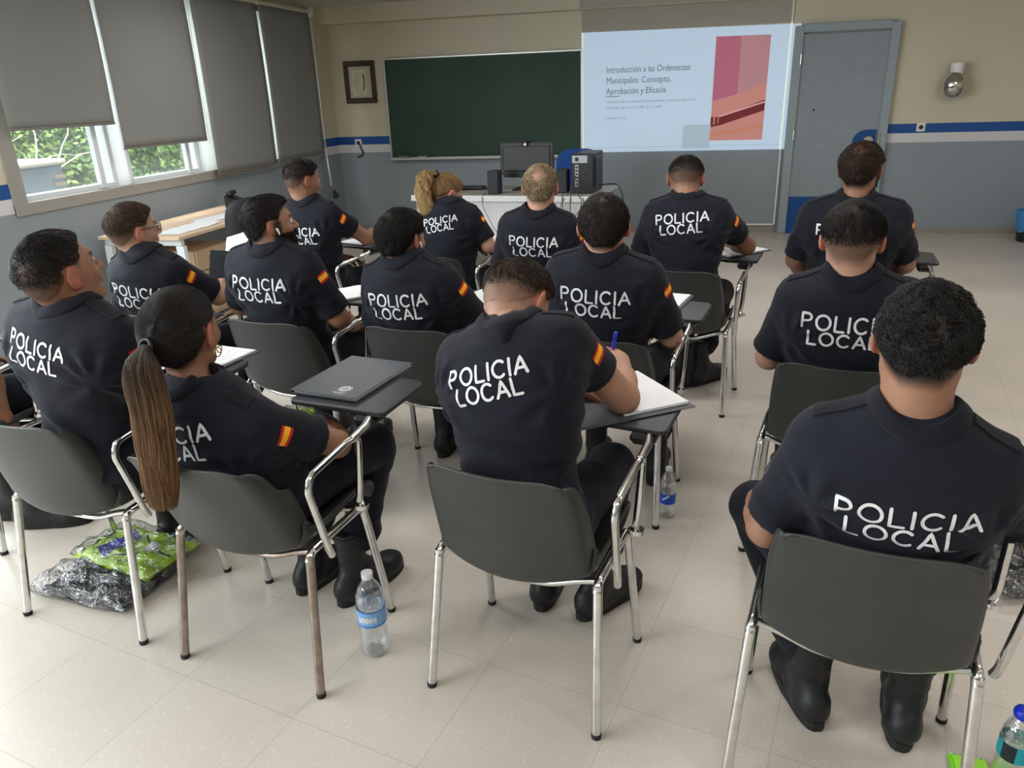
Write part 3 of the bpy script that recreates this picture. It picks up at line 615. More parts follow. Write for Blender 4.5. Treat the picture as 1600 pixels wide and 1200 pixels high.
# waste bin
wb = tag(empty('waste_bin', (3.33, 8.62, 0)), 'black wire waste bin with a blue bag at the right edge of the back wall', 'bin')
b = MB(); b.lathe([(.10, 0), (.115, .0), (.14, .22), (.135, .22), (.11, .012), (0, .012)], 28, cap=False); b.build('bin_body', M_BLACKP, wb, True)
b = MB(); prof = []
b.lathe([(.13, .10), (.146, .19), (.152, .24), (.16, .30), (.150, .315), (.13, .30), (.12, .2)], 28, cap=False)
b.v = [(x*(1+.04*math.sin(9*math.atan2(y, x)+z*20)), y*(1+.04*math.sin(9*math.atan2(y, x)+z*20)), z+.008*math.sin(5*math.atan2(y, x))) for x, y, z in b.v]
b.build('bin_bag', mat('blue_bag', srgb(70, 140, 200), .3, alpha=.92), wb, True)

# ------------------------------------------------------------------ tablet arm chairs
def shell_mesh():
    prof = [(.222, .400), (.224, .418), (.212, .436), (.17, .443), (.08, .432), (-.02, .416), (-.10, .404), (-.158, .408), (-.196, .437), (-.210, .50), (-.224, .58), (-.238, .64), (-.252, .70), (-.262, .742), (-.266, .757)]
    W = [.19, .197, .205, .212, .216, .218, .218, .215, .210, .206, .203, .198, .190, .180, .172]
    FL = [.0, .006, .014, .022, .028, .034, .046, .062, .07, .066, .060, .052, .042, .026, .012]
    from bisect import bisect
    def cr(L_, t):
        n = len(L_)-1; x = t*n; i = min(int(x), n-1); f = x-i; g = lambda k: L_[max(0, min(n, k))]
        a, b_, c, d = g(i-1), g(i), g(i+1), g(i+2)
        return .5*((2*b_)+(-a+c)*f+(2*a-5*b_+4*c-d)*f*f+(-a+3*b_-3*c+d)*f**3)
    nv, nu = 40, 26; vs = []; fs = []
    for i in range(nv+1):
        t = i/nv; y, z = cr([p[0] for p in prof], t), cr([p[1] for p in prof], t); w = cr(W, t); fl = cr(FL, t)
        ds = cr([.016, .016, .018, .022, .028, .036, .046, .052, .050, .042, .034, .028, .024, .020, .016], t)
        y2, z2 = cr([p[0] for p in prof], min(1, t+.01)), cr([p[1] for p in prof], min(1, t+.01)); y1, z1 = cr([p[0] for p in prof], max(0, t-.01)), cr([p[1] for p in prof], max(0, t-.01))
        ty, tz = y2-y1, z2-z1; l = math.hypot(ty, tz) or 1; ty /= l; tz /= l
        ny, nz = -tz*-1, ty*-1           # inward normal: up on the seat, forward on the back
        ny, nz = tz, -ty
        for j in range(nu+1):
            u = j/nu*2-1; a = abs(u); s_ = 1 if u > 0 else -1
            if a < .80: x = w*a/.80*.965; o = ds*(a/.8)**2
            else:
                q = (a-.80)/.20; x = w*(.965+.035*math.sin(q*pi/2)); o = ds+fl*q**1.3
            zz = z+nz*o; yy = y+ny*o
            if t > .84: zz -= .042*((t-.84)/.16)**1.5*max(0, (a-.5)/.5)**2
            if t > .85: zz -= .006*(1-a*a)*(t-.85)/.15
            vs.append((s_*x, yy, zz))
    for i in range(nv):
        for j in range(nu): k = i*(nu+1)+j; fs.append((k, k+1, k+nu+2, k+nu+1))
    return vs, fs
def make_chair(metal, rear_metal=None, recline=0.0):
    t = empty('tablet_arm_chair')
    vs, fs = shell_mesh()
    if recline:
        vs = [(x, y-(z-.45)*math.sin(recline)*1.2, z-(z-.45)**2*recline*.55) if (y < -.15 and z > .45) else (x, y, z) for x, y, z in vs]
    o = mesh_obj('seat_shell', vs, fs, M_SHELL, t, True); md = o.modifiers.new('s', 'SOLIDIFY'); md.thickness = .007; md.offset = 0
    for sx in (-1, 1):
        for y0, y1 in ((-.2, -.135), (.2, .135)):
            q = MB(); q.tube([(sx*.246, y0, .012), (sx*.226, y1, .424)], .0125, 12); o = q.build('leg', (rear_metal or metal) if y0 < 0 else metal, t, True)
            q = MB(); q.lathe([(0, 0), (.0135, 0), (.0142, .012), (.0125, .015)], 12, (sx*.2464, y0*1.002, 0)); q.build('rubber_foot', M_RUBBER, o, True)
        q = MB(); q.tube([(sx*.2265, -.142, .405), (sx*.224, -.125, .428), (sx*.224, 0, .430), (sx*.224, .125, .428), (sx*.2265, .142, .405)], .0125, 12, fillet=.02); q.build('side_rail', metal, t, True)
    for y in (-.115, .12):
        q = MB(); q.tube([(-.222, y, .425), (-.17, y, .412 if y < 0 else .418), (-.08, y, .378 if y < 0 else .405), (.08, y, .378 if y < 0 else .405), (.17, y, .412 if y < 0 else .418), (.222, y, .425)], .0095, 10, fillet=.05); q.build('cross_rail', rear_metal or metal, t, True)
    q = MB(); q.tube([(.262, -.085, .402), (.266, -.10, .43), (.274, -.165, .645), (.276, -.15, .682), (.276, .03, .698), (.275, .085, .690), (.272, .078, .60), (.268, .065, .50), (.256, .09, .45), (.235, .135, .43)], .0105, 12, fillet=.035); q.build('arm_loop', metal, t, True)
    q = MB(); q.tube([(.276, .05, .697), (.277, .12, .705), (.270, .165, .714)], [.0105, .012, .013], 12); q.build('tablet_stub', metal, t, True)
    q = MB(); q.tube([(.24, .085, .448), (.285, .075, .468)], .008, 8); q.lathe([(0, -.006), (.02, -.006), (.02, .006), (0, .006)], 14, (.268, .075, .47)); q.build('arm_joint', metal, t, True)
    return t
def add_tablet(t):
    q = MB(); q.box((.255, .19, .705), (.07, .10, .035), bev=.012); q.box((.2, .25, .712), (.12, .06, .02), bev=.006); o = q.build('tablet_bracket', M_BLACKP, t)
    P = [(-.01, .17), (.30, .155), (.318, .17), (.318, .40), (.30, .43), (.02, .47), (-.015, .455), (-.02, .19)]
    q = MB(); q.prism(P, .718, .734)
    o = q.build('writing_tablet', M_TABLET, t); md = o.modifiers.new('b', 'BEVEL'); md.width = .005; md.segments = 2
def clone(o, parent=None, rename=None):
    c = o.copy(); COL.objects.link(c); c.parent = parent
    for ch in list(o.children): clone(ch, c)
    return c
PROTO = make_chair(M_CHROME); add_tablet(PROTO)
PROTO_R = None
CH = {'left': ((-1.84, 1.82), -6), 'woman': ((-1.173, 1.728), -8), 'c10': ((-.38, 1.746), -11), 'c14': ((.425, 1.58), -10.7),
      'c3': ((-2.27, 2.9), -8), 'c4': ((-1.64, 2.86), -8), 'c6': ((-1.016, 2.834), -8), 'c9': ((-.286, 2.789), -10), 'c13': ((.519, 2.598), -12),
      'c5': ((-2.2, 4.15), -15), 'c7': ((-1.4, 4.15), -8), 'c8': ((-.76, 3.93), -5), 'c11': ((-.008, 3.906), -11), 'c12': ((.85, 3.9), -8), 'c0': ((-2.72, 2.16), -6)}
CHLAB = {'left': 'black tablet arm chair at the lower left, behind the bagged yellow vest', 'woman': 'black tablet arm chair with rusty brown rear legs under the woman with the long ponytail',
 'c10': 'black tablet arm chair front and centre, under the man bent over writing', 'c14': 'black tablet arm chair in the right foreground under the curly-haired man',
 'c3': 'black tablet arm chair under the man with glasses', 'c4': 'black tablet arm chair under the bearded man who looks right',
 'c6': 'black tablet arm chair under the man right of the bearded one, second row', 'c9': 'black tablet arm chair right behind the writing man\'s desk, second row',
 'c13': 'black tablet arm chair under the man with faded short sides, second row right', 'c5': 'black tablet arm chair under the man resting his bare arm out, nearest the room corner',
 'c7': 'black tablet arm chair under the woman with the wavy blonde ponytail', 'c8': 'black tablet arm chair under the blond balding man',
 'c11': 'black tablet arm chair under the man writing in front of the screen', 'c12': 'black tablet arm chair under the man sitting nearest the door',
 'c0': 'black tablet arm chair at the far left edge, almost outside the picture'}
CHAIR = {}
for k, (c, a) in CH.items():
    t = PROTO if not CHAIR else (clone(PROTO) if k != 'woman' else None)
    if k == 'woman': t = make_chair(M_CHROME, M_RUST, .13); add_tablet(t)
    t.location = (c[0], c[1], 0); t.rotation_euler = (0, 0, math.radians(a)); tag(t, CHLAB[k], 'chair', 'tablet arm chairs'); CHAIR[k] = t
# the tablet of the right foreground chair is folded away
for ch in list(CHAIR['c14'].children):
    if ch.name.startswith(('writing_tablet', 'tablet_bracket')): bpy.data.objects.remove(ch)
def CM(k):
    c, a = CH[k]; return Matrix.Translation((c[0], c[1], 0)) @ Matrix.Rotation(math.radians(a), 4, 'Z')
def at_chair(name, k, x, y, z, rz=0):
    p = CM(k) @ V((x, y, z)); return empty(name, p, math.radians(CH[k][1])+math.radians(rz))

# ---- things on the tablets
def closed_folder(t, w=.24, d=.335, logo=False):
    b = MB(); b.box((0, 0, .0035), (w, d, .003), bev=.001); b.box((0, 0, .013), (w, d, .003), bev=.001); b.box((-w/2+.001, 0, .008), (.003, d, .012)); b.build('folder_cover', M_FOLDER, t)
    b = MB(); b.box((.004, 0, .008), (w-.015, d-.012, .005)); b.build('pages', M_PAPER, t)
    if logo:
        q = MB(); cx, cy, z = .045, -.11, .0150
        n = 28
        def ring(r0, r1):
            P = [(cx+r*math.cos(2*pi*k/n), cy+r*math.sin(2*pi*k/n), z) for r in (r0, r1) for k in range(n)]
            q.add(P, [(k, (k+1) % n, n+(k+1) % n, n+k) for k in range(n)])
        ring(.0205, .0225); ring(.0115, .0175); ring(.0, .004)
        for k in range(8):
            a = 2*pi*k/8; q.box((cx+.0085*math.cos(a), cy+.0085*math.sin(a), z), (.004, .0025, .0004), rz=a)
        for r, (w_, k0) in enumerate(((.052, 13), (.036, 9))):
            for k in range(k0): q.box((cx-w_/2+(k+.5)*w_/k0, cy-.031-r*.006, z), (w_/k0*.7, .0035, .0004))
        q.build('crest_print', M_LETTER, t)
def open_folder(t, sheet=True, w=.225, d=.31, pad=False):
    b = MB(); b.box((-w/2-.006, 0, .003), (w, d, .003), bev=.001); b.box((w/2+.006, 0, .003), (w, d, .003), bev=.001); b.box((0, 0, .002), (.02, d, .003)); b.build('folder_cover', M_FOLDER, t)
    b = MB(); b.box((-w/2-.006, -d*.25, .0052), (w-.01, d*.45, .001)); b.build('folder_pocket', mat('folder_inner', srgb(92, 97, 104), .4), t)
    b = MB(); b.box((w/2+.006, .008, .0095 if pad else .0065), (w-.018, d-.03, .009 if pad else .003), bev=.001); b.build('notepad_pages', M_PAPER, t)
fo = tag(at_chair('folder', 'woman', .085, .375, .7345, -2), 'closed charcoal folder with a round white crest on the ponytailed woman\'s tablet', 'folder', 'charcoal folders'); closed_folder(fo, logo=True)
fo = tag(at_chair('folder', 'c10', .085, .285, .7345, 46), 'open charcoal folder with a thick white pad under the writing man\'s arm', 'folder', 'charcoal folders'); open_folder(fo, pad=True)
def sheets(t, w=.21, d=.297, lines=False):
    b = MB(); b.box((0, 0, .003), (w+.02, d+.02, .005), bev=.001); b.build('folder_cover', M_FOLDER, t)
    b = MB(); b.box((-.004, .003, .007), (w, d, .003)); b.box((-.002, .0, .0092), (w-.01, d-.01, .001), rz=.02); b.build('paper_sheet', M_PAPER, t)
    if lines:
        b = MB(); rg = random.Random(3)
        for k in range(13):
            x = -w/2+.02
            while x < w/2-.03:
                l = rg.uniform(.008, .03); b.box((x+l/2, d/2-.03-k*.018, .0100), (l, .0025, .0003)); x += l+.006
        b.build('handwriting', mat('pencil_grey', srgb(150, 152, 158), .7), t)
SH = [('left', .16, .37, -4, True, 'folder with a written sheet on top, beside the ponytailed woman\'s face'),
      ('c4', .11, .34, -35, False, 'folder with a blank white sheet on the bearded man\'s tablet'),
      ('c6', .12, .35, -18, True, 'folder with a written sheet between the two second-row men in the middle'),
      ('c9', .10, .36, -3, False, 'folder with a white sheet whose right half shows beside the short-haired man'),
      ('c5', .12, .34, -10, False, 'folder with a white sheet under the outstretched bare arm'),
      ('c7', .16, .34, -25, False, 'folder with a white sheet the blonde woman writes on'),
      ('c8', .16, .36, -12, False, 'folder with a white sheet in front of the blond balding man'),
      ('c11', .17, .37, -35, False, 'folder with white sheets the man in front of the screen writes on')]
for k, x, y, rz, ln, lab in SH:
    sheets(tag(at_chair('folder', k, x, y, .7345, rz), lab, 'folder', 'folders with a white sheet'), lines=ln)
# folder held upright by the man with glasses, and the loose white sheet
t = tag(at_chair('folder', 'c3', .13, .24, .738, 0), 'black folder held upright by the man with glasses', 'folder')
b = MB(); R_ = Matrix.Rotation(math.radians(-18), 4, 'X'); b.box((-.03, 0, .095), (.27, .006, .19), bev=.001, M=R_); b.box((-.03, .012, .095), (.27, .004, .19), bev=.001, M=R_); b.build('folder_cover', mat('black_folder', (.016, .018, .021), .95, spec=.1), t)
t = tag(at_chair('paper_sheet', 'c3', .02, .41, .736, -10), 'loose white sheet standing bent behind the bearded man\'s shoulder', 'paper')
vs = []; fs = []
for i in range(9):
    for j in range(7):
        u = i/8; v = j/6; vs.append(((u-.5)*.21, .05*math.sin(u*pi)+.04*v*v, v*.26*(1-.25*abs(u-.75))))
for i in range(8):
    for j in range(6): k = i*7+j; fs.append((k, k+7, k+8, k+1))
o = mesh_obj('sheet_body', vs, fs, M_PAPER, t, True); md = o.modifiers.new('s', 'SOLIDIFY'); md.thickness = .001
def pen(k, x, y, z, d, lab, col=(.02, .04, .55), L_=.145):
    d = V(d).normalized(); t = at_chair('pen', k, x, y, z); tag(t, lab, 'pen'); 
    b = MB(); b.tube([d*.008, d*(L_*.66)], .004, 8); b.build('pen_barrel', mat('clear_barrel', srgb(205, 210, 220), .2), t, True)
    b = MB(); b.tube([V((0, 0, 0)), d*.012], [.0008, .003], 8); b.build('pen_tip', M_CHROME, t, True)
    b = MB(); b.tube([d*(L_*.6), d*L_], .0056, 10); b.box(tuple(d*(L_*.8)+V((0, -.006, 0))), (.003, .003, .03)); b.build('pen_cap', mat('cap_%.2f' % col[2], col, .35), t, True)
    return t
pen('c4', .14, .26, .748, (1, .35, 0), 'blue pen lying on the bearded man\'s white sheet')

# ---- bottles
def water_mats():
    m = bpy.data.materials.new('clear_bottle'); m.use_nodes = True; N, L = nodes_of(m); N.clear()
    o = N.new('ShaderNodeOutputMaterial'); t = N.new('ShaderNodeBsdfTransparent'); t.inputs[0].default_value = (.95, .97, .98, 1)
    g = N.new('ShaderNodeBsdfGlossy'); g.inputs['Roughness'].default_value = .06; g.inputs[0].default_value = (.95, .97, 1, 1)
    lw = N.new('ShaderNodeLayerWeight'); lw.inputs[0].default_value = .35; mx = N.new('ShaderNodeMixShader')
    nz = N.new('ShaderNodeTexNoise'); nz.inputs['Scale'].default_value = 55; tc = N.new('ShaderNodeTexCoord'); bp = N.new('ShaderNodeBump'); bp.inputs['Strength'].default_value = .7; bp.inputs['Distance'].default_value = .004
    L.new(tc.outputs['Object'], nz.inputs['Vector']); L.new(nz.outputs['Fac'], bp.inputs['Height']); L.new(bp.outputs[0], g.inputs['Normal']); L.new(bp.outputs[0], lw.inputs['Normal'])
    ma = N.new('ShaderNodeMath'); ma.operation = 'MULTIPLY_ADD'; ma.inputs[1].default_value = .75; ma.inputs[2].default_value = .10
    L.new(lw.outputs['Facing'], ma.inputs[0]); L.new(ma.outputs[0], mx.inputs[0]); L.new(t.outputs[0], mx.inputs[1]); L.new(g.outputs[0], mx.inputs[2]); L.new(mx.outputs[0], o.inputs[0])
    return m
M_BOT = water_mats(); M_BOT.name = 'clear_bottle'
M_WATER = M_BOT.copy(); M_WATER.name = 'water'
for n_ in M_WATER.node_tree.nodes:
    if n_.type == 'MATH': n_.inputs[1].default_value = .7; n_.inputs[2].default_value = .08
    if n_.type == 'TEX_NOISE': n_.inputs['Scale'].default_value = 38
    if n_.type == 'BSDF_TRANSPARENT': n_.inputs[0].default_value = (.96, .98, .985, 1)
def bottle(loc, h, r, cap, label, lab, tint=None, lz=(.42, .60), ball=False, extra=None):
    t = tag(empty('water_bottle', loc), lab, 'bottle', 'water bottles on the floor')
    pr = [(0, 0), (r*.7, 0), (r*.92, .008), (r, .02)]
    for k in range(14):
        z = .02+(h*.62-.02)*k/13; pr.append((r*(1-.045*(k % 2)), z))
    pr += [(r, h*.65), (r*.93, h*.74), (r*.72, h*.83), (r*.42, h*.90), (r*.36, h*.94), (r*.36, h*.95)]
    b = MB(); b.lathe(pr, 28, cap=False); b.build('bottle_body', M_BOT, t, True)
    b = MB(); b.lathe([(0, .004), (r*.86, .006), (r*.93, .03), (r*.92, h*.5), (0, h*.5)], 24, cap=False); b.build('water', M_WATER, t, True)
    b = MB(); b.lathe([(r*1.015, h*lz[0]), (r*1.015, h*lz[1])], 28, cap=False)
    o = b.build('bottle_label', label, t, True)
    b = MB()
    if ball: b.lathe([(r*.5, h*.90), (r*.60, h*.925), (r*.62, h*.965), (r*.5, h*1.0), (r*.25, h*1.02), (0, h*1.025)], 20)
    else: b.lathe([(r*.38, h*.93), (r*.40, h*.935), (r*.40, h*.995), (0, h)], 18)
    b.build('bottle_cap', cap, t, True)
    if extra: extra(t, h, r)
    return t
M_LB = mat('label_light_blue', srgb(120, 165, 215), .4); M_LB2 = mat('label_strong_blue', srgb(25, 80, 190), .4); M_LB3 = mat('label_teal', srgb(20, 150, 170), .4); M_LBD = mat('label_dark', srgb(25, 35, 45), .4)
def wave(t, h, r, txt='', m=None, z0=.5, col=None, a0=-1.6, size=.022):
    vs, fs = text_mesh(txt, size, None)
    b = MB(); b.add([((r*1.03)*math.cos(a0+v[0]/r), (r*1.03)*math.sin(a0+v[0]/r), h*z0+v[1]) for v in vs], fs); b.build('label_print', m, t)
def ex1(t, h, r):
    b = MB(); b.lathe([(r*1.022, h*.405), (r*1.022, h*.425)], 28, cap=False); b.lathe([(r*1.022, h*.585), (r*1.022, h*.60)], 28, cap=False); b.build('label_band', mat('band_blue', srgb(50, 110, 200), .4), t, True)
    b = MB()
    for k in range(9):
        a = -2.0+k*.14; b.box(((r*1.03)*math.cos(a), (r*1.03)*math.sin(a), h*.50), (.002, .004, .02-.006*(k % 2)), rz=a)
    b.build('label_print', M_WHITE, t)
def ex2(t, h, r):
    b = MB()
    for k in range(5):
        a = -2.1+k*.16; b.box(((r*1.03)*math.cos(a), (r*1.03)*math.sin(a), h*.40+.004*k), (.002, .006, .006), rz=a)
    b.build('label_print', M_WHITE, t)
def ex3(t, h, r):
    P = []; F = []
    for k in range(9):
        a = -2.75+k*.11; P += [((r*1.03)*math.cos(a), (r*1.03)*math.sin(a), h*.42), ((r*1.03)*math.cos(a), (r*1.03)*math.sin(a), h*.62)]
    F = [(2*k, 2*k+2, 2*k+3, 2*k+1) for k in range(8)]
    b = MB(); b.add(P, F); b.build('label_block', M_LBD, t)
bottle((-.890+.012, 1.704, 0), .285, .043, mat('clear_cap', srgb(225, 228, 228), .3), M_LB, 'tall clear water bottle with a light blue label beside the ponytailed woman\'s chair', extra=ex1)
bottle((-.040, 2.650, 0), .215, .031, mat('clear_cap', (0, 0, 0)), M_LB2, 'small clear water bottle with a strong blue label behind the middle chair\'s rear leg', lz=(.30, .50), extra=ex2)
bottle((.795, 1.552, 0), .23, .034, mat('blue_cap', srgb(20, 50, 190), .35), M_LB3, 'water bottle with a round blue cap and teal label at the lower right corner', lz=(.42, .62), ball=True, extra=ex3)

# ---- bagged garments
def foil():
    m = bpy.data.materials.new('clear_wrap'); m.use_nodes = True; N, L = nodes_of(m); N.clear()
    o = N.new('ShaderNodeOutputMaterial'); t = N.new('ShaderNodeBsdfTransparent'); t.inputs[0].default_value = (.86, .87, .88, 1)
    g = N.new('ShaderNodeBsdfGlossy'); g.inputs['Roughness'].default_value = .10
    nz = N.new('ShaderNodeTexNoise'); nz.inputs['Scale'].default_value = 26; nz.inputs['Detail'].default_value = 3; nz.inputs['Distortion'].default_value = 1.5
    tc = N.new('ShaderNodeTexCoord'); bp = N.new('ShaderNodeBump'); bp.inputs['Distance'].default_value = .02; bp.inputs['Strength'].default_value = 1
    lw = N.new('ShaderNodeLayerWeight'); lw.inputs[0].default_value = .25; mx = N.new('ShaderNodeMixShader')
    L.new(tc.outputs['Object'], nz.inputs['Vector']); L.new(nz.outputs['Fac'], bp.inputs['Height']); L.new(bp.outputs[0], g.inputs['Normal']); L.new(bp.outputs[0], lw.inputs['Normal'])
    ma = N.new('ShaderNodeMath'); ma.operation = 'MULTIPLY_ADD'; ma.inputs[1].default_value = .7; ma.inputs[2].default_value = .14
    L.new(lw.outputs['Fresnel'], ma.inputs[0]); L.new(ma.outputs[0], mx.inputs[0]); L.new(t.outputs[0], mx.inputs[1]); L.new(g.outputs[0], mx.inputs[2]); L.new(mx.outputs[0], o.inputs[0])
    return m
M_WRAP = foil()
def pillow(w, d, h, seed, crump=.008, n=26, z0=0.0, flat=.35):
    rg = np.random.default_rng(seed); ph = rg.uniform(0, 6, 8); vs = []; fs = []
    for s in (1, -1):
        for i in range(n+1):
            for j in range(n+1):
                u, v = i/n*2-1, j/n*2-1
                e = (1-abs(u)**6)*(1-abs(v)**6); e = max(e, 0)**flat
                c = crump*(math.sin(u*9+ph[0]+v*3)+math.sin(v*11+ph[1]-u*4)+.6*math.sin(u*17+v*13+ph[2]))*(.4+e*.6)
                z = h*(.5*e if s > 0 else -.48*e)+(c if s > 0 else 0)
                vs.append((u*w/2*(1+.02*math.sin(v*7+ph[3])), v*d/2*(1+.03*math.sin(u*6+ph[4])), max(z0+.002, z+z0+h*.5)))
    m_ = (n+1)**2
    for i in range(n):
        for j in range(n):
            k = i*(n+1)+j; fs.append((k, k+n+1, k+n+2, k+1)); fs.append((m_+k, m_+k+1, m_+k+n+2, m_+k+n+1))
    return vs, fs
M_HIVIS = mat('fluorescent_yellow', (.50, .80, .01), .7, bump=.3, bscale=60, emit=None); M_NAVYC = mat('navy_cloth', (.012, .014, .024), .8, bump=.5, bscale=60); M_BLUEC = mat('blue_print', srgb(30, 45, 170), .6)
t = tag(empty('bagged_trousers', (-1.95, 1.84, 0), -.10), 'dark garment folded in a crinkled clear bag under the vest at the lower left', 'clothes')
vs, fs = pillow(.36, .23, .040, 2); b = MB(); b.add(vs, fs); b.build('folded_garment', M_NAVYC, t, True)
vs, fs = pillow(.42, .28, .072, 5, .010); b = MB(); b.add(vs, fs); b.build('clear_bag', M_WRAP, t, True)
t = tag(empty('bagged_vest', (-1.90, 1.945, .062), -.22), 'fluorescent yellow vest with a blue patch folded in a clear bag on the floor', 'clothes')
vs, fs = pillow(.37, .23, .035, 7, .004); b = MB(); b.add(vs, fs); b.build('folded_vest', M_HIVIS, t, True)
bv = BVHTree.FromPolygons([V(v) for v in vs], [tuple(f) for f in fs])
def drape(poly, name, m, off=.0012, n=10):
    (a, b_, c, d) = [V((*p, 0)) for p in poly]; P = []; F = []
    for i in range(n+1):
        for j in range(n+1):
            p = a.lerp(b_, i/n).lerp(d.lerp(c, i/n), j/n); h_ = bv.ray_cast(V((p.x, p.y, 1)), V((0, 0, -1))); z = h_[0].z if h_[0] else .03; P.append((p.x, p.y, z+off))
    for i in range(n):
        for j in range(n): k = i*(n+1)+j; F.append((k, k+n+1, k+n+2, k+1))
    q = MB(); q.add(P, F); return q.build(name, m, t, True)
drape([(-.13, -.06), (-.055, -.09), (-.025, .05), (-.10, .08)], 'blue_patch', M_BLUEC)
drape([(.03, -.01), (.085, -.01), (.09, .04), (.04, .04)], 'paper_tag', M_WHITE, .002)
drape([(-.17, -.10), (-.155, -.10), (-.155, .10), (-.17, .10)], 'black_piping', M_BLACKP)
drape([(-.055, -.095), (.05, -.03), (.05, -.022), (-.055, -.087)], 'black_piping', M_BLACKP)
drape([(-.03, .07), (.05, .02), (.05, .03), (-.03, .08)], 'black_piping', M_BLACKP)
drape([(.085, .01), (.17, .0), (.17, .012), (.085, .022)], 'black_piping', M_BLACKP)
vs, fs = pillow(.40, .25, .056, 9, .004); b = MB(); b.add(vs, fs); b.build('clear_bag', M_WRAP, t, True)
t = tag(empty('bagged_garment', (1.18, 2.50, 0), .4), 'dark garment in a clear plastic bag on the floor at the right edge', 'clothes')
vs, fs = pillow(.36, .26, .05, 12); b = MB(); b.add(vs, fs); b.build('folded_garment', M_NAVYC, t, True)
vs, fs = pillow(.42, .31, .065, 15, .01); b = MB(); b.add(vs, fs); b.build('clear_bag', M_WRAP, t, True)
t = tag(empty('bagged_vest', (-1.93, 3.30, 0), .2), 'small bagged yellow vest glimpsed under the bearded man\'s chair', 'clothes')
vs, fs = pillow(.26, .2, .04, 17, .004); b = MB(); b.add(vs, fs); b.build('folded_vest', M_HIVIS, t, True)
vs, fs = pillow(.31, .25, .05, 18, .007); b = MB(); b.add(vs, fs); b.build('clear_bag', M_WRAP, t, True)
# green spiral notebook at the lower right
t = tag(empty('notebook', (.722, 1.515, 0), -.06), 'bright green spiral notebook at the bottom right beside the chair leg', 'notebook')
b = MB(); b.box((0, 0, .008), (.082, .19, .012), bev=.002); b.build('cover', mat('lime_cover', srgb(120, 220, 20), .5), t)
b = MB(); b.box((.002, -.002, .0155), (.074, .18, .001)); b.build('cover_print', mat('lime_light', srgb(165, 240, 60), .5), t)
b = MB()
for k in range(7): b.lathe([(.006, -.001), (.0075, 0), (.006, .001)], 10, M=Matrix.Translation((-.035+k*.0118, .095, .010)) @ Matrix.Rotation(pi/2, 4, 'Y'), cap=False)
b.build('spiral_binding', M_WHITE, t, True)
# ------------------------------------------------------------------ people: implicit surfaces -> meshes
F32 = np.float32
_LAT = np.random.default_rng(11).uniform(-1, 1, (24, 24, 24)).astype(F32)
def vnoise(P, s, off=0.0):
    """smooth 3-D value noise"""
    Q = P*F32(s)+F32(off); I = np.floor(Q).astype(np.int32); f = Q-I; f = f*f*(3-2*f); r = 0
    for dx in (0, 1):
        wx = f[:, 0] if dx else 1-f[:, 0]
        for dy in (0, 1):
            wy = f[:, 1] if dy else 1-f[:, 1]
            for dz in (0, 1):
                wz = f[:, 2] if dz else 1-f[:, 2]
                r = r+wx*wy*wz*_LAT[(I[:, 0]+dx) % 24, (I[:, 1]+dy) % 24, (I[:, 2]+dz) % 24]
    return r
def A3(p): return np.asarray(p, dtype=F32)
def sd_cap(P, a, b, ra, rb):
    a, b = A3(a), A3(b); ab = b-a; t = np.clip(((P-a)@ab)/max(float(ab@ab), 1e-9), 0, 1)
    return np.linalg.norm(P-(a+t[:, None]*ab), axis=1)-(ra+(rb-ra)*t)
def sd_ell(P, c, r, R=None):
    q = P-A3(c)
    if R is not None: q = q@R.T          # rows of R are the local axes
    r = A3(r); k0 = np.linalg.norm(q/r, axis=1); k1 = np.linalg.norm(q/(r*r), axis=1)
    return k0*(k0-1)/np.maximum(k1, 1e-6)
def smin(a, b, k):
    if k <= 0: return np.minimum(a, b)
    h = np.clip(.5+.5*(b-a)/k, 0, 1); return b*(1-h)+a*h-k*h*(1-h)
def smax(a, b, k): return -smin(-a, -b, k)
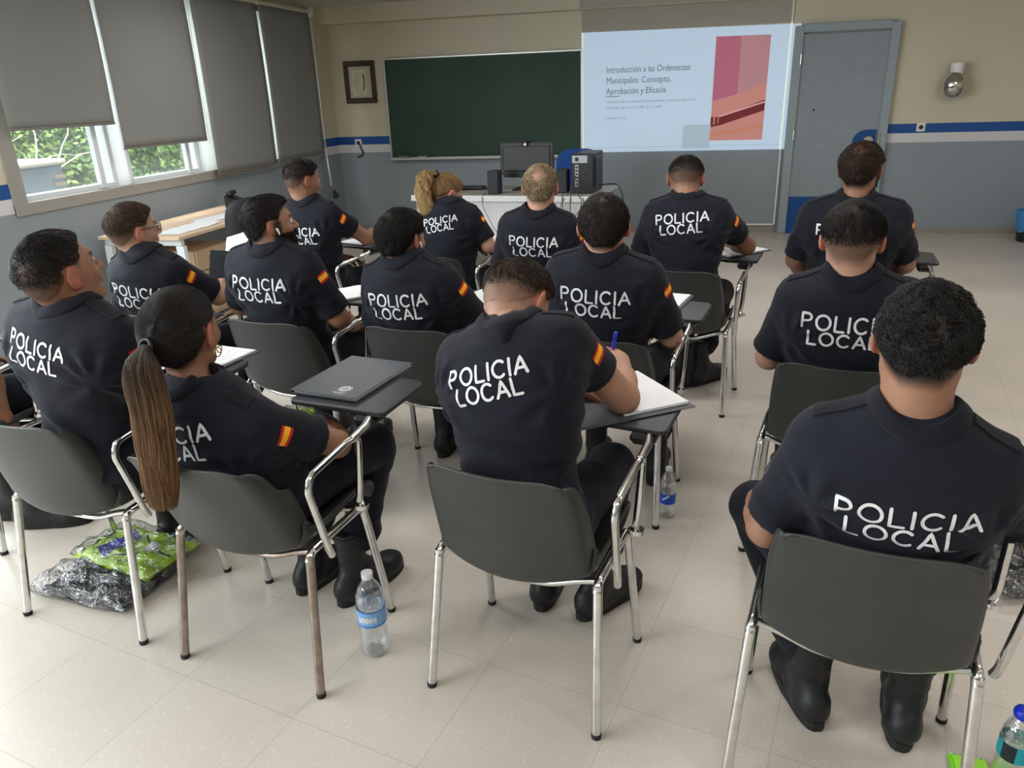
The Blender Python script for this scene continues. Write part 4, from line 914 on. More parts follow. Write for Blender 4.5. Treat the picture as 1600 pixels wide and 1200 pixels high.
def surf_net(fn, lo, hi, h):
    lo, hi = A3(lo), A3(hi); n = np.maximum(4, np.ceil((hi-lo)/h).astype(int)+1)
    gx, gy, gz = [lo[i]+h*np.arange(n[i], dtype=F32) for i in range(3)]
    G = np.stack(np.meshgrid(gx, gy, gz, indexing='ij'), -1).reshape(-1, 3).astype(F32)
    F = fn(G).reshape(n).astype(F32); S = F < 0
    c = [S[dx:n[0]-1+dx, dy:n[1]-1+dy, dz:n[2]-1+dz] for dx in (0, 1) for dy in (0, 1) for dz in (0, 1)]
    cnt = sum(x.astype(np.int8) for x in c); act = (cnt > 0) & (cnt < 8)
    idx = -np.ones(act.shape, dtype=np.int32); I = np.argwhere(act); idx[act] = np.arange(len(I))
    co = [(dx, dy, dz) for dx in (0, 1) for dy in (0, 1) for dz in (0, 1)]
    val = np.stack([F[I[:, 0]+a, I[:, 1]+b_, I[:, 2]+c_] for a, b_, c_ in co], 1)
    acc = np.zeros((len(I), 3), F32); k = np.zeros(len(I), F32)
    for i in range(8):
        for j in range(i+1, 8):
            if sum(abs(co[i][q]-co[j][q]) for q in range(3)) != 1: continue
            fa, fb = val[:, i], val[:, j]; cr = (fa < 0) != (fb < 0); t = np.where(cr, fa/np.where(cr, fa-fb, 1), 0)
            p = A3(co[i])+t[:, None]*(A3(co[j])-A3(co[i])); acc += np.where(cr[:, None], p, 0); k += cr
    Vt = lo+(I+acc/np.maximum(k, 1)[:, None])*h
    Q = []
    for ax in range(3):
        a1, a2 = [(1, 2), (2, 0), (0, 1)][ax]
        sl0 = [slice(None)]*3; sl1 = [slice(None)]*3; sl0[ax] = slice(0, n[ax]-1); sl1[ax] = slice(1, n[ax])
        s0, s1 = S[tuple(sl0)], S[tuple(sl1)]; E_ = np.argwhere(s0 != s1)
        ok = (E_[:, a1] > 0) & (E_[:, a2] > 0) & (E_[:, a1] < n[a1]-1) & (E_[:, a2] < n[a2]-1); E_ = E_[ok]
        def cell(d1, d2):
            C = E_.copy(); C[:, a1] -= d1; C[:, a2] -= d2; return idx[C[:, 0], C[:, 1], C[:, 2]]
        q = np.stack([cell(1, 1), cell(0, 1), cell(0, 0), cell(1, 0)], 1)
        inside0 = s0[E_[:, 0], E_[:, 1], E_[:, 2]]; q[~inside0] = q[~inside0][:, ::-1]; Q.append(q)
    return Vt.astype(F32), np.concatenate(Q).astype(np.int32)
def n3(v): v = np.asarray(v, float); return v/max(np.linalg.norm(v), 1e-9)
def sstep(x, a, b): t = np.clip((x-a)/(b-a), 0, 1); return t*t*(3-2*t)

SKINS = {'tan': (.295, .150, .094), 'light': (.44, .245, .17), 'pink': (.52, .28, .21), 'brown': (.30, .15, .09)}
CR = np.array([.0745, .094, .088])     # cranium radii

# letters as round-ended strokes, unit height
def arcp(cx, cy, rx, ry, a0, a1, n=14): return [(cx+rx*math.cos(math.radians(a0+(a1-a0)*k/n)), cy+ry*math.sin(math.radians(a0+(a1-a0)*k/n))) for k in range(n+1)]
GL = {'P': (.62, [[(0, 0), (0, 1)], [(0, 1), (.33, 1)]+arcp(.33, .74, .27, .26, 90, -90, 10)+[(.33, .48), (0, .48)]]),
      'O': (.92, [arcp(.46, .5, .46, .5, 0, 360, 26)]), 'L': (.56, [[(0, 1), (0, 0), (.56, 0)]]), 'I': (.02, [[(0.01, 0), (0.01, 1)]]),
      'C': (.82, [arcp(.45, .5, .44, .5, 48, 312, 22)]), 'A': (.80, [[(0, 0), (.40, 1), (.80, 0)], [(.14, .32), (.66, .32)]])}
def letter_strips(txt, x0, y0, h, gap, wst):
    """list of polylines in the plane"""
    out = []; x = x0
    for ch in txt:
        w, st = GL[ch]
        for s in st: out.append([(x+px*h, y0+py*h) for px, py in s])
        x += (w+gap)*h
    return out, x-gap*h
def resample(pl, d):
    out = [np.array(pl[0])]
    for a, b_ in zip(pl[:-1], pl[1:]):
        a, b_ = np.array(a), np.array(b_); n = max(1, int(math.ceil(np.linalg.norm(b_-a)/d)))
        for k in range(1, n+1): out.append(a+(b_-a)*k/n)
    return out

class Person:
    def __init__(s, name, key, dx=0.0, dy=0.0, **k):
        s.k = k; s.key = key; g = k.get; s.res = g('res', 1.0)
        D = np.array([dx, dy, 0.])
        s.P = np.array(g('P', (0, -.055, .548)))+D; s.C = np.array(g('C', (0, -.14, 1.025)))+D
        s.H = np.array(g('H', (0, -.12, 1.145)))+D
        s.sw = g('sw', 1.0); s.twist = math.radians(g('twist', 0))
        u = n3(s.C-s.P); r = np.array([math.cos(s.twist), math.sin(s.twist), 0]); r = n3(r-u*(r@u)); f = np.cross(u, r)
        s.u, s.r, s.f = u, r, f; s.TR = np.stack([r, f, u]).astype(F32)
        tl = g('tilt', 0.0)
        SH0 = s.C-u*.085+f*.005
        s.SL = np.array(g('SL')) if g('SL') else SH0-r*.158*s.sw-u*tl; s.SR = np.array(g('SR')) if g('SR') else SH0+r*.158*s.sw+u*tl
        e = lambda v, d: np.array(v)+D if v is not None else d
        s.EL = e(g('EL', (-.225, -.08, .68)), 0); s.ER = e(g('ER', (.225, -.08, .68)), 0)
        s.WL = e(g('WL', (-.13, .12, .66)), 0); s.WR = e(g('WR', (.13, .12, .66)), 0)
        s.HL = dict(d=(.4, .8, -.2), n=(0, 0, -1), curl=(.25, .35, .25)); s.HL.update(g('HL', {})); s.HR = dict(d=(-.4, .8, -.2), n=(0, 0, -1), curl=(.25, .35, .25)); s.HR.update(g('HR', {}))
        y, p, rr = [math.radians(a) for a in g('head', (0, 0, 0))]
        s.RH = np.array((Euler((p, rr, 0), 'XYZ').to_matrix()))
        s.RH = np.array(Matrix.Rotation(y, 3, 'Z') @ Matrix.Rotation(p, 3, 'X') @ Matrix.Rotation(rr, 3, 'Y'))  # columns = local axes
        s.hs = g('hs', 1.0); s.skin = np.array(SKINS[g('skin', 'tan')]); s.build(name)
    def hp(s, p): return s.H+s.RH@(np.asarray(p, float)*s.hs)
    # ---------------------------------------------------------------- fields
    def torso(s, P, grow=0.0):
        L_ = s.C-s.P; cf = lambda t, b: s.P+L_*t+s.f*b; sw = s.sw; fat = s.k.get('fat', 1.0)
        d = sd_ell(P, s.P+np.array([0, .0, .0]), (.172*fat+grow, .118*fat+grow, .12+grow))
        d = smin(d, sd_ell(P, cf(.32, .01), (.148*fat*sw+grow, .112*fat+grow, .17+grow), s.TR), .08)
        d = smin(d, sd_ell(P, cf(.66, .002), (.172*sw+grow, .115+grow, .20+grow), s.TR), .08)
        d = smin(d, sd_cap(P, s.SL+s.r*.02-s.u*.01, s.SR-s.r*.02-s.u*.01, .062+grow, .062+grow), .07)
        d = smin(d, sd_cap(P, s.SL+s.r*.05-s.u*.07-s.f*.02, s.SR-s.r*.05-s.u*.07-s.f*.02, .082+grow, .082+grow), .06)
        nb = s.C-s.u*.040
        d = smin(d, sd_cap(P, nb, s.SL+s.u*.022, .046+grow*.6, .045+grow*.6), .035); d = smin(d, sd_cap(P, nb, s.SR+s.u*.022, .046+grow*.6, .045+grow*.6), .035)
        return d
    def shirt(s, P):
        d = s.torso(P, .010)
        nk = smax(sd_cap(P, s.C-s.u*.04, s.C+s.u*.02, .064, .060), (P-A3(s.C-s.u*.020))@A3(s.u), .004); d = smin(d, nk, .03)
        w = vnoise(P*A3((1, 1, 2.2)), 9, s.seed)*.0045+vnoise(P*A3((1, 1, 3.5)), 20, s.seed+4)*.0024
        lowz = 1-sstep(P[:, 2], s.P[2]+.10, s.P[2]+.26)
        w = w+lowz*(np.sin(P[:, 2]*95+5*vnoise(P, 6, s.seed+2))*.0042)
        # creases: pulled from the armpits and across the small of the back
        L0 = (P-A3(s.C))@s.TR.T
        for sg in (-1, 1):
            X = L0[:, 0]*sg-.155; Z = L0[:, 2]+.17; rr = np.sqrt(X*X+Z*Z)+1e-4; an = np.arctan2(Z, -X)
            w = w+np.sin(an*8+3*vnoise(P, 10, s.seed+sg*3))*.0055*sstep(rr, .02, .05)*(1-sstep(rr, .06, .12))
        w = w+np.sin(L0[:, 2]*52+L0[:, 0]*14+6*vnoise(P*A3((1, 1, .6)), 5, s.seed+6))*.0040*(1-sstep(L0[:, 2], -.30, -.22))
        d = d+w
        for S_, E_, sd in ((s.SL, s.EL, -1), (s.SR, s.ER, 1)):
            ax = n3(E_-S_); L_ = np.linalg.norm(E_-S_); ln = min(L_*.86, s.k.get('sleeve', .235)); e = S_+ax*ln
            a = sd_cap(P, S_, e, .064, .0655)
            t = (P-A3(S_))@A3(ax)
            a = a+np.sin(t*60+7*vnoise(P, 7, s.seed+9))*.0028*sstep(t, .02, .2)+vnoise(P, 14, s.seed)*.0022
            a = smax(a, t-ln, .004)
            hol = sd_cap(P, S_+ax*(ln-.022), S_+ax*(ln+.1), .048, .050); a = smax(a, -hol, .004)
            d = smin(d, a, .022)
        d = smax(d, (s.P[2]-.035)-P[:, 2], .01)
        return d
    def head_f(s, P):
        q = ((P-A3(s.H))@s.RH.astype(F32))/s.hs; ax_ = np.abs(q[:, 0]); qm = np.stack([ax_, q[:, 1], q[:, 2]], 1)
        fem = s.k.get('fem', 0)
        d = sd_ell(q, (0, 0, 0), CR); d = smin(d, sd_ell(q, (0, -.028, -.012), (.068, .062, .066)), .03)
        d = smin(d, sd_ell(q, (0, .032, -.045), (.058, .056, .062)), .03)
        d = smin(d, sd_cap(qm, (.050-.004*fem, -.002, -.075), (.016, .070, -.108), .014, .015), .03)
        d = smin(d, sd_ell(q, (0, .060, -.092), (.030-.004*fem, .028, .026)), .022)
        d = smin(d, sd_ell(qm, (.036, .070, -.042), (.018, .016, .018)), .018)          # cheekbones
        d = smin(d, sd_cap(qm, (.0, .088, .010), (.034, .082, .014), .008, .008), .014)     # brow
        d = smax(d, -sd_ell(qm, (.031, .097, -.010), (.016, .013, .011)), .012)           # eye sockets
        d = smin(d, sd_ell(qm, (.031, .0785, -.010), (.0125, .0125, .0095)), .005)
        d = smin(d, sd_cap(q, (0, .090, -.004), (0, .113, -.040), .007, .010), .010); d = smin(d, sd_ell(qm, (.010, .100, -.043), (.009, .010, .007)), .006)
        d = smin(d, sd_ell(q, (0, .092, -.066), (.024, .010, .006)), .005); d = smin(d, sd_ell(q, (0, .090, -.076), (.021, .011, .006)), .005)
        d = smax(d, -sd_ell(q, (0, .104, -.071), (.022, .008, .0016)), .003)
        # ears
        er = s.RE = (.011, .020, .033)
        c, si = math.cos(.42), math.sin(.42); RE = np.array([[c, si, 0], [-si, c, 0], [0, 0, 1]], F32)
        e = sd_ell(qm, (.0825, -.007, -.018), (.0085, .021, .034), RE); e = smax(e, -sd_ell(qm, (.093, -.001, -.014), (.0075, .012, .020), RE), .004)
        e = smin(e, sd_ell(qm, (.078, .004, -.044), (.006, .009, .009)), .006)
        d = smin(d, e, .006)
        d = d*s.hs
        hb = s.hp((0, -.022, -.06)); nr = s.k.get('neck', .056 if not fem else .046)
        d = smin(d, sd_cap(P, s.C-s.u*.05, hb, nr+.006, nr), .024)
        d = smin(d, sd_cap(P, s.C-s.u*.05+s.f*.02, s.hp((0, .025, -.085)), nr-.012, nr-.018), .02)
        return d
    def hairline(s, q):
        """scalp-hair boundary height above which hair grows, by azimuth"""
        st = s.k.get('hairstyle', 'short'); phi = np.degrees(np.arctan2(np.abs(q[:, 0])*1.0, q[:, 1]))
        nape = s.k.get('nape', -.082); xs = [0, 35, 60, 72, 86, 100, 112, 130, 155, 180]
        zs = [.052, .050, .030, -.005, .010 if False else -.004, .004, -.030, -.058, nape, nape]
        if st == 'pony': zs = [.050, .045, .028, .010, .005, .0, -.035, -.065, -.085, -.088]
        return np.interp(phi, xs, zs)
    def scalp_w(s, q):
        zb = s.hairline(q); fd = s.k.get('fade'); m2 = sstep(q[:, 2]-zb, -.022, .040 if fd else .012)
        lo = s.k.get('dens', .92) if fd else .95
        return m2*(lo+(.97-lo)*sstep(q[:, 2], -.06, .04))
    def hair_t(s, P):
        q = ((P-A3(s.H))@s.RH.astype(F32))/s.hs
        zb = s.hairline(q)+vnoise(q, 60, 3)*.004; m = sstep(q[:, 2]-zb, -.004, .022)
        T, Ts = s.k.get('T', .016), s.k.get('Ts', .006); split = s.k.get('split', .005)
        t = Ts+(T-Ts)*sstep(q[:, 2]-q[:, 1]*s.k.get('slant', .0), split-.02, split+.035)
        if s.k.get('quiff'): t = t+s.k['quiff']*sstep(q[:, 1], .02, .08)*sstep(q[:, 2], .02, .06)
        bald = s.k.get('bald')
        if bald:
            b0 = A3(bald[:3]); dd = np.linalg.norm(q-b0, axis=1); t = t*(1-bald[4]*(1-sstep(dd, bald[3]*.5, bald[3]*1.2)))
        return m, t, q
    def cran(s, P):
        q = ((P-A3(s.H))@s.RH.astype(F32))/s.hs
        d = sd_ell(q, (0, 0, 0), CR); d = smin(d, sd_ell(q, (0, -.028, -.012), (.068, .062, .066)), .03); d = smin(d, sd_ell(q, (0, .032, -.045), (.058, .056, .062)), .03)
        d = d*s.hs
        return smin(d, sd_cap(P, s.C-s.u*.05, s.hp((0, -.022, -.06)), .052, .050), .024)
    def hand(s, P, W, hd, side, grow=0):
        d_ = n3(hd['d']); n_ = np.array(hd['n'], float); n_ = n3(n_-d_*(n_@d_)); t_ = np.cross(d_, n_)*side
        cl = hd['curl']; k = s.k.get('handscale', .96); D = None
        def add(x, kk):
            nonlocal D; D = x if D is None else smin(D, x, kk)
        offs = (.030, .010, -.010, -.029); lens = ((.040, .026, .020), (.045, .029, .021), (.041, .027, .020), (.032, .020, .018))
        for i, o in enumerate(offs):
            K = W+d_*(.088-.008*(i == 3)-.003*(i == 0))*k+t_*o*k
            add(sd_cap(P, W+d_*.012*k+t_*o*.55*k, K, .0165*k, .0125*k), .010)
        base = D; D = None; outs = []
        spread = hd.get('spread', .0)
        for i, o in enumerate(offs):
            p = W+d_*(.088-.008*(i == 3)-.003*(i == 0))*k+t_*o*k; a = 0; fd = n3(d_+t_*spread*(1.5-i)*.2); r0 = (.0088, .0090, .0086, .0076)[i]*k
            ch = None
            for j in range(3):
                a += cl[j]*(1+.12*i); dr = fd*math.cos(a)+n_*math.sin(a); p2 = p+dr*lens[i][j]*k
                c = sd_cap(P, p, p2, r0-.0007*j, r0-.0007*(j+1)); ch = c if ch is None else smin(ch, c, .003); p = p2
            outs.append(ch)
        D = base
        for c in outs: D = smin(D, c, .004)
        tp = W+d_*.022*k+t_*.022*k+n_*.006*k; tc = hd.get('thumb', .5); dirs = [n3(t_*.75+d_*.75+n_*.25), n3(t_*(.6-tc*.6)+d_*.9+n_*(.25+tc*.5)), n3(t_*(.4-tc)+d_*.9+n_*(.3+tc*.6))]
        for dr, ln, r0 in zip(dirs, (.040, .032, .026), (.0135, .0110, .0098)):
            p2 = tp+dr*ln*k; D = smin(D, sd_cap(P, tp, p2, r0*k, (r0-.001)*k), .006); tp = p2
        return D
    def arm(s, P, S_, E_, W):
        am = s.k.get('arm', 1.0)
        d = sd_cap(P, S_, E_, .050*am, .041*am); d = smin(d, sd_cap(P, E_, E_+(W-E_)*.45, .0415*am, .039*am), .02); d = smin(d, sd_cap(P, E_+(W-E_)*.4, W, .038*am, .0265*am), .02)
        return d
    def legs(s, P):
        k = s.k; kn = [np.array(k.get('KL', (-.115, .34, .515))), np.array(k.get('KR', (.115, .34, .515)))]
        an = [np.array(k.get('AL', (-.10, .22, .12))), np.array(k.get('AR', (.10, .22, .12)))]
        d = sd_ell(P, s.P+np.array([0, .01, -.02]), (.176, .125, .095)); s.kn, s.an = kn, an
        for sd, K, A_ in ((-1, kn[0], an[0]), (1, kn[1], an[1])):
            hip = s.P+np.array([sd*.088, .02, -.012])
            d = smin(d, sd_cap(P, hip, K, .090, .066), .03)
            up = A_+(K-A_)*(.10/np.linalg.norm(K-A_))
            d = smin(d, sd_cap(P, K, up, .068, .056), .02)
            d = smin(d, sd_ell(P, up+(K-up)*.08, (.066, .066, .038)), .02)
        d = d+vnoise(P*A3((1, 1, 2)), 13, s.seed+1)*.006+vnoise(P, 30, s.seed+3)*.0022
        return d
    def boot(s, A_, toe, side):
        A_ = np.array(A_, float); t = n3(np.array([toe[0], toe[1], 0.])); z = np.array([0, 0, 1.]); sd = np.cross(t, z)
        b0 = A_-z*(A_[2]-.0)  # floor point below the ankle
        lift = s.k.get('lift', 0.0)
        def fn(P):
            zf = .032
            d = sd_cap(P, A_+z*.13-t*.012, A_-t*.005, .050, .046); hl = b0-t*.040+z*.055
            d = smin(d, sd_ell(P, hl, (.042, .050, .055), np.stack([sd, t, z]).astype(F32)), .03)
            d = smin(d, sd_cap(P, A_-z*.02+t*.02, b0+t*.12+z*.045, .044, .034), .03)
            d = smin(d, sd_cap(P, b0-t*.030+z*.044, b0+t*.13+z*.042, .045, .042), .02); d = smin(d, sd_cap(P, b0-t*.03+z*.03, b0+t*.14+z*.03, .040, .040), .01)
            d = smin(d, sd_ell(P, b0+t*.150+z*.046, (.047, .058, .033), np.stack([sd, t, z]).astype(F32)), .03)
            d = d+vnoise(P*A3((1, 1, 1.6)), 34, s.seed)*.0022
            top = (P-A3(A_+z*.145))@A3(z); d = smax(d, top, .004)
            return smax(d, zf-.012-P[:, 2], .004)
        lo = np.minimum(b0, b0+t*.22)-.11; hi = np.maximum(b0, b0+t*.22)+.11; lo[2] = -.02; hi[2] = A_[2]+.17
        Vt, Q = surf_net(fn, lo, hi, .0075*s.res)
        o = np_mesh('boot', Vt, Q, M_BOOT, s.root)
        # sole with heel
        n = 22; ol = []
        for k in range(n):
            a = 2*pi*k/n; ca, sa = math.cos(a), math.sin(a); x = .047*abs(ca)**.75*(1 if ca > 0 else -1)*(1.0 if sa > 0 else .88); y = .062+.150*abs(sa)**.8*(1 if sa > 0 else -1); ol.append(sd*x+t*y)
        b = MB(); vs = [tuple(b0+p+z*.002) for p in ol]+[tuple(b0+p*1.0+z*.028) for p in ol]; b.add(vs, [tuple(range(n-1, -1, -1)), tuple(range(n, 2*n))]+[(i, (i+1) % n, n+(i+1) % n, n+i) for i in range(n)])
        b.build('sole', M_SOLE, o)
        b = MB(); b.tube([tuple(A_+z*.128-t*.012+sd*0+(sd*math.cos(a)+t*math.sin(a))*.0515) for a in [2*pi*k/20 for k in range(21)]], .005, 6); b.build('boot_cuff', M_BOOT, o, True)
        return o
    # ---------------------------------------------------------------- build
    def build(s, name):
        k = s.k; s.seed = abs(hash_(name+s.key)) % 97
        # body: head, neck, trunk, arms, hands in one mesh
        parts = []
        hc = s.H; Vt, Q = surf_net(s.head_f, np.minimum(hc-.15, s.C-np.array([.1, .1, .06])), np.maximum(hc+.14, s.C+.1), .0042*s.res); parts.append((Vt, Q, 'head'))
        def core(P): return smin(s.torso(P, -.014), sd_cap(P, s.C-s.u*.1, s.C, .05, .05), .02)
        lo = np.minimum.reduce([s.P, s.SL, s.SR, s.C])-.19; hi = np.maximum.reduce([s.P, s.SL, s.SR, s.C])+.17
        Vt, Q = surf_net(core, lo, hi, .019); parts.append((Vt, Q, 'core'))
        for S_, E_, W, hd, sd in ((s.SL, s.EL, s.WL, s.HL, -1), (s.SR, s.ER, s.WR, s.HR, 1)):
            lo = np.minimum.reduce([S_, E_, W])-.06; hi = np.maximum.reduce([S_, E_, W])+.06
            Vt, Q = surf_net(lambda P: s.arm(P, S_, E_, W), lo, hi, .0075*s.res); parts.append((Vt, Q, 'arm'))
            dd = n3(hd['d']); tip = W+dd*.12
            fn = lambda P: smin(sd_cap(P, E_+(W-E_)*.8, W+dd*.01, .0300, .0262), s.hand(P, W, hd, sd), .012)
            lo = np.minimum(W, tip)-.085; hi = np.maximum(W, tip)+.085
            Vt, Q = surf_net(fn, lo, hi, .0036*s.res); parts.append((Vt, Q, 'hand'))
        VV = []; QQ = []; off = 0; TT = []
        for Vt, Q, kind in parts:
            t = np.tile(s.skin, (len(Vt), 1)).astype(F32)
            t *= (1+.10*vnoise(Vt, 18, 5)+.06*vnoise(Vt, 60, 2))[:, None]
            if kind == 'head': t = s.paint_head(Vt, t)
            if kind in ('hand',): t = t*A3((1.08, .94, .92))
            VV.append(Vt); QQ.append(Q+off); TT.append(t); off += len(Vt)
        root = np_mesh('person', np.concatenate(VV), np.concatenate(QQ), M_SKIN, None, True, np.concatenate(TT))
        s.root = root; c, a = CH[s.key]; root.location = (c[0], c[1], 0); root.rotation_euler = (0, 0, math.radians(a))
        tag(root, k['label'], 'person', 'seated officers in navy uniform')
        # shirt
        ends = [S_+n3(E_-S_)*.26 for S_, E_ in ((s.SL, s.EL), (s.SR, s.ER))]
        lo = np.minimum.reduce([s.P-np.array([.0, 0, .06]), s.SL, s.SR, *ends])-.2; hi = np.maximum.reduce([s.P, s.SL, s.SR, s.C-.08, *ends])+.14; lo[2] = max(lo[2], s.P[2]-.06)
        lo = np.minimum(lo, np.array([s.P[0]-.2, s.P[1]-.16, lo[2]]))
        Vt, Q = surf_net(s.shirt, lo, hi, .0078*s.res if s.res < 1.3 else .0095)
        s.shirt_o = np_mesh('shirt', Vt, Q, M_SHIRT, root)
        s.bv = BVHTree.FromPolygons([V(map(float, v)) for v in Vt], [tuple(map(int, q)) for q in Q])
        s.collar(); s.letters(); s.epaulettes(); s.patches()
        # trousers, boots
        lo0 = s.P-np.array([.2, .17, .13])
        s.legs(np.zeros((1, 3), F32)); pts = s.kn+[A_-np.array([0, 0, .0]) for A_ in s.an]
        lo = np.minimum.reduce([lo0]+[p-.1 for p in pts]); hi = np.maximum.reduce([s.P+np.array([.2, .15, .13])]+[p+.1 for p in pts]); lo[2] = .15
        Vt, Q = surf_net(s.legs, lo, hi, .011*max(1, s.res*.95)); s.trousers = np_mesh('trousers', Vt, Q, M_TROUS, root)
        tl, tr = k.get('toeL', (-.15, 1)), k.get('toeR', (.15, 1)); s.boot(s.an[0], tl, -1); s.boot(s.an[1], tr, 1)
        s.eyes(); s.hair()
    def paint_head(s, Vt, t):
        m, th, q = s.hair_t(Vt); hc = A3(s.k.get('hcol', (.018, .013, .010)))
        zb = s.hairline(q); m2 = sstep(q[:, 2]-zb, -.020, .035 if s.k.get('fade') else .012)
        dens = s.k.get('dens', .92) if s.k.get('fade') else s.k.get('dens', .92)
        w = s.scalp_w(q)
        fz = np.clip(1.0*(q[:, 2] > -.13), 0, 1); w = w*fz
        # ears stay skin
        ear = (np.abs(q[:, 0]) > .0735) & (q[:, 2] < .016) & (q[:, 1] > -.035); w = np.where(ear, 0, w)
        t = t*(1-w[:, None])+hc*w[:, None]
        t = np.where(ear[:, None], t*A3((1.12, .82, .80)), t)
        bd = s.k.get('beard', 0)
        if bd:
            zz = q[:, 2]; yb = q[:, 1]; mk = (1-sstep(zz, -.060, -.040))*sstep(yb, -.012, .02)*sstep(zz, -.16, -.12)
            side = sstep(yb, -.008, .010)*(1-sstep(yb, .030, .045))*(1-sstep(zz, -.005, .01))*sstep(np.abs(q[:, 0]), .04, .055); mk = np.maximum(mk, side)*bd
            lip = np.exp(-((q[:, 2]+.071)/.008)**2)*np.exp(-(q[:, 0]/.022)**2)*(q[:, 1] > .07); mk = mk*(1-lip)
            t = t*(1-mk[:, None])+hc*mk[:, None]
        br = np.exp(-((q[:, 2]-.013-.0*q[:, 0])/.005)**2)*sstep(np.abs(q[:, 0]), .008, .016)*(1-sstep(np.abs(q[:, 0]), .042, .050))*(q[:, 1] > .05); t = t*(1-.85*br[:, None])+hc*.85*br[:, None]
        lp = np.exp(-((q[:, 2]+.071)/.009)**2)*np.exp(-(q[:, 0]/.021)**4)*(q[:, 1] > .085); t = t*(1-.5*lp[:, None])+A3((.35, .12, .10))*.5*lp[:, None]
        return t.astype(F32)
    def collar(s):
        a = n3(s.u*.65+n3(s.hp((0, -.02, -.07))-s.C)*.5); x = n3(s.r-a*(s.r@a)); y = np.cross(a, x); c = s.C+s.f*.004
        rows = []; n = 48; prof = [(.0575, -.030), (.0605, .000), (.064, .011), (.069, .0125), (.074, .008), (.086, -.012), (.0955, -.028), (.094, -.031), (.082, -.018)]
        vs = []; fs = []; m = len(prof); kx, ky = 1.02, 1.0
        for i in range(n+1):
            th = math.radians(-72)+math.radians(324)*i/n-math.radians(0)   # opening at the front
            th = math.radians(108)+math.radians(324)*i/n
            front = abs(((math.degrees(th)-270+180) % 360)-180)/162   # 0 back .. 1 front edge
            dn = -.020*max(0, front-.45)
            dirv = x*math.cos(th)+y*math.sin(th)
            def hgt(r):
                h_ = s.bv.ray_cast(V(map(float, c+dirv*r+a*.11)), V(map(float, -a)), .20)
                return ((np.array(h_[0])-c)@a) if h_[0] is not None else -.03
            h1 = hgt(.080); T0 = max(h1+.017, .004); ro = .088
            while ro > .079 and hgt(ro) < T0-.036: ro -= .003
            h2 = max(hgt(ro), T0-.034); rows.append((dirv, h1, h2, front, ro))
        H1 = np.array([r_[1] for r_ in rows]); H2 = np.array([r_[2] for r_ in rows])
        for _ in range(3):
            H1[1:-1] = H1[1:-1]*.5+.25*(H1[2:]+H1[:-2]); H2[1:-1] = H2[1:-1]*.5+.25*(H2[2:]+H2[:-2])
        RO = np.array([r_[4] for r_ in rows])
        for _ in range(4): RO[1:-1] = RO[1:-1]*.5+.25*(RO[2:]+RO[:-2])
        for i, (dirv, _, _, front, _) in enumerate(rows):
            ro = RO[i]
            h1, h2 = H1[i], H2[i]; T = max(h1+.017, .004)+.010*(front > .0)*front*(1-front)*2
            for r, z in ((.0575, T-.038), (.0605, T-.012), (.064, T-.001), (.068, T), (.0725, T-.004), ((.0725+ro)/2+.001, max((T+h2)*.5+.001, h1+.006)), (ro, h2+.006), (ro, h2+.001), (.080, h1-.004)):
                rr = r*(1+.05*front); vs.append(tuple(c+dirv*rr+a*z))
        for i in range(n):
            for j in range(m): k = i*m+j; k2 = i*m+(j+1) % m; fs.append((k, k2, k2+m, k+m))
        fs += [tuple(range(m)), tuple(n*m+j for j in range(m-1, -1, -1))]
        o = mesh_obj('collar', vs, fs, M_COLLAR, s.root, True); s.col = o
    def proj(s, p, d, off=.0015, default=None):
        h_ = s.bv.ray_cast(V(map(float, p)), V(map(float, d)))
        if h_[0] is None: return None
        return np.array(h_[0])-np.array(d)*off
    def letters(s):
        k = s.k; W = k.get('tw', .248); h = k.get('th', .042); dz = k.get('tz', -.128)
        p1, x1 = letter_strips('POLICIA', 0, 0, h, .33, 0); sc = W/x1; p1 = [[(x*sc-W/2, y) for x, y in pl] for pl in p1]
        p2, x2 = letter_strips('LOCAL', 0, 0, h, .30, 0); W2 = W*.80; sc2 = W2/x2; p2 = [[(x*sc2-W2/2-.004, y-h*1.22) for x, y in pl] for pl in p2]
        wst = h*.175; b = MB(); org = s.C+s.u*dz-s.f*.32; rot = math.radians(k.get('trot', 0)); cr_, sr = math.cos(rot), math.sin(rot)
        ddir = s.f; ox = k.get('tx', 0)
        def pt(x, y):
            X, Y = x*cr_-y*sr+ox, x*sr+y*cr_
            q = s.proj(org+s.r*X+s.u*Y, ddir, .0016); 
            return q if q is not None else org+s.r*X+s.u*Y+s.f*.2
        for pl in p1+p2:
            rs = resample(pl, .0055 if s.res < 1.2 else .009); n = len(rs); P = []; closed = np.linalg.norm(rs[0]-rs[-1]) < 1e-6
            for i in range(n):
                a = rs[i-1] if i > 0 else (rs[-2] if closed else rs[i]); c = rs[i+1] if i < n-1 else (rs[1] if closed else rs[i]); t = n3(c-a); nn = np.array([-t[1], t[0]])
                for w in (-1, 0, 1): P.append(tuple(pt(*(rs[i]+nn*w*wst/2))))
            F = []
            for i in range(n-1):
                for j in range(2): F.append((i*3+j, i*3+j+1, (i+1)*3+j+1, (i+1)*3+j))
            b.add(P, F)
            if not closed:
                for e, o_ in ((0, 1), (-1, -2)):
                    t = n3(rs[e]-rs[o_]); nn = np.array([-t[1], t[0]]); C_ = [tuple(pt(*rs[e]))]
                    for q in range(7):
                        a = -pi/2+pi*q/6; C_.append(tuple(pt(*(rs[e]+(t*math.cos(a)+nn*math.sin(a))*wst/2))))
                    b.add(C_, [(0, q, q+1) for q in range(1, 7)])
        b.build('back_lettering', M_LETTER, s.root, True)
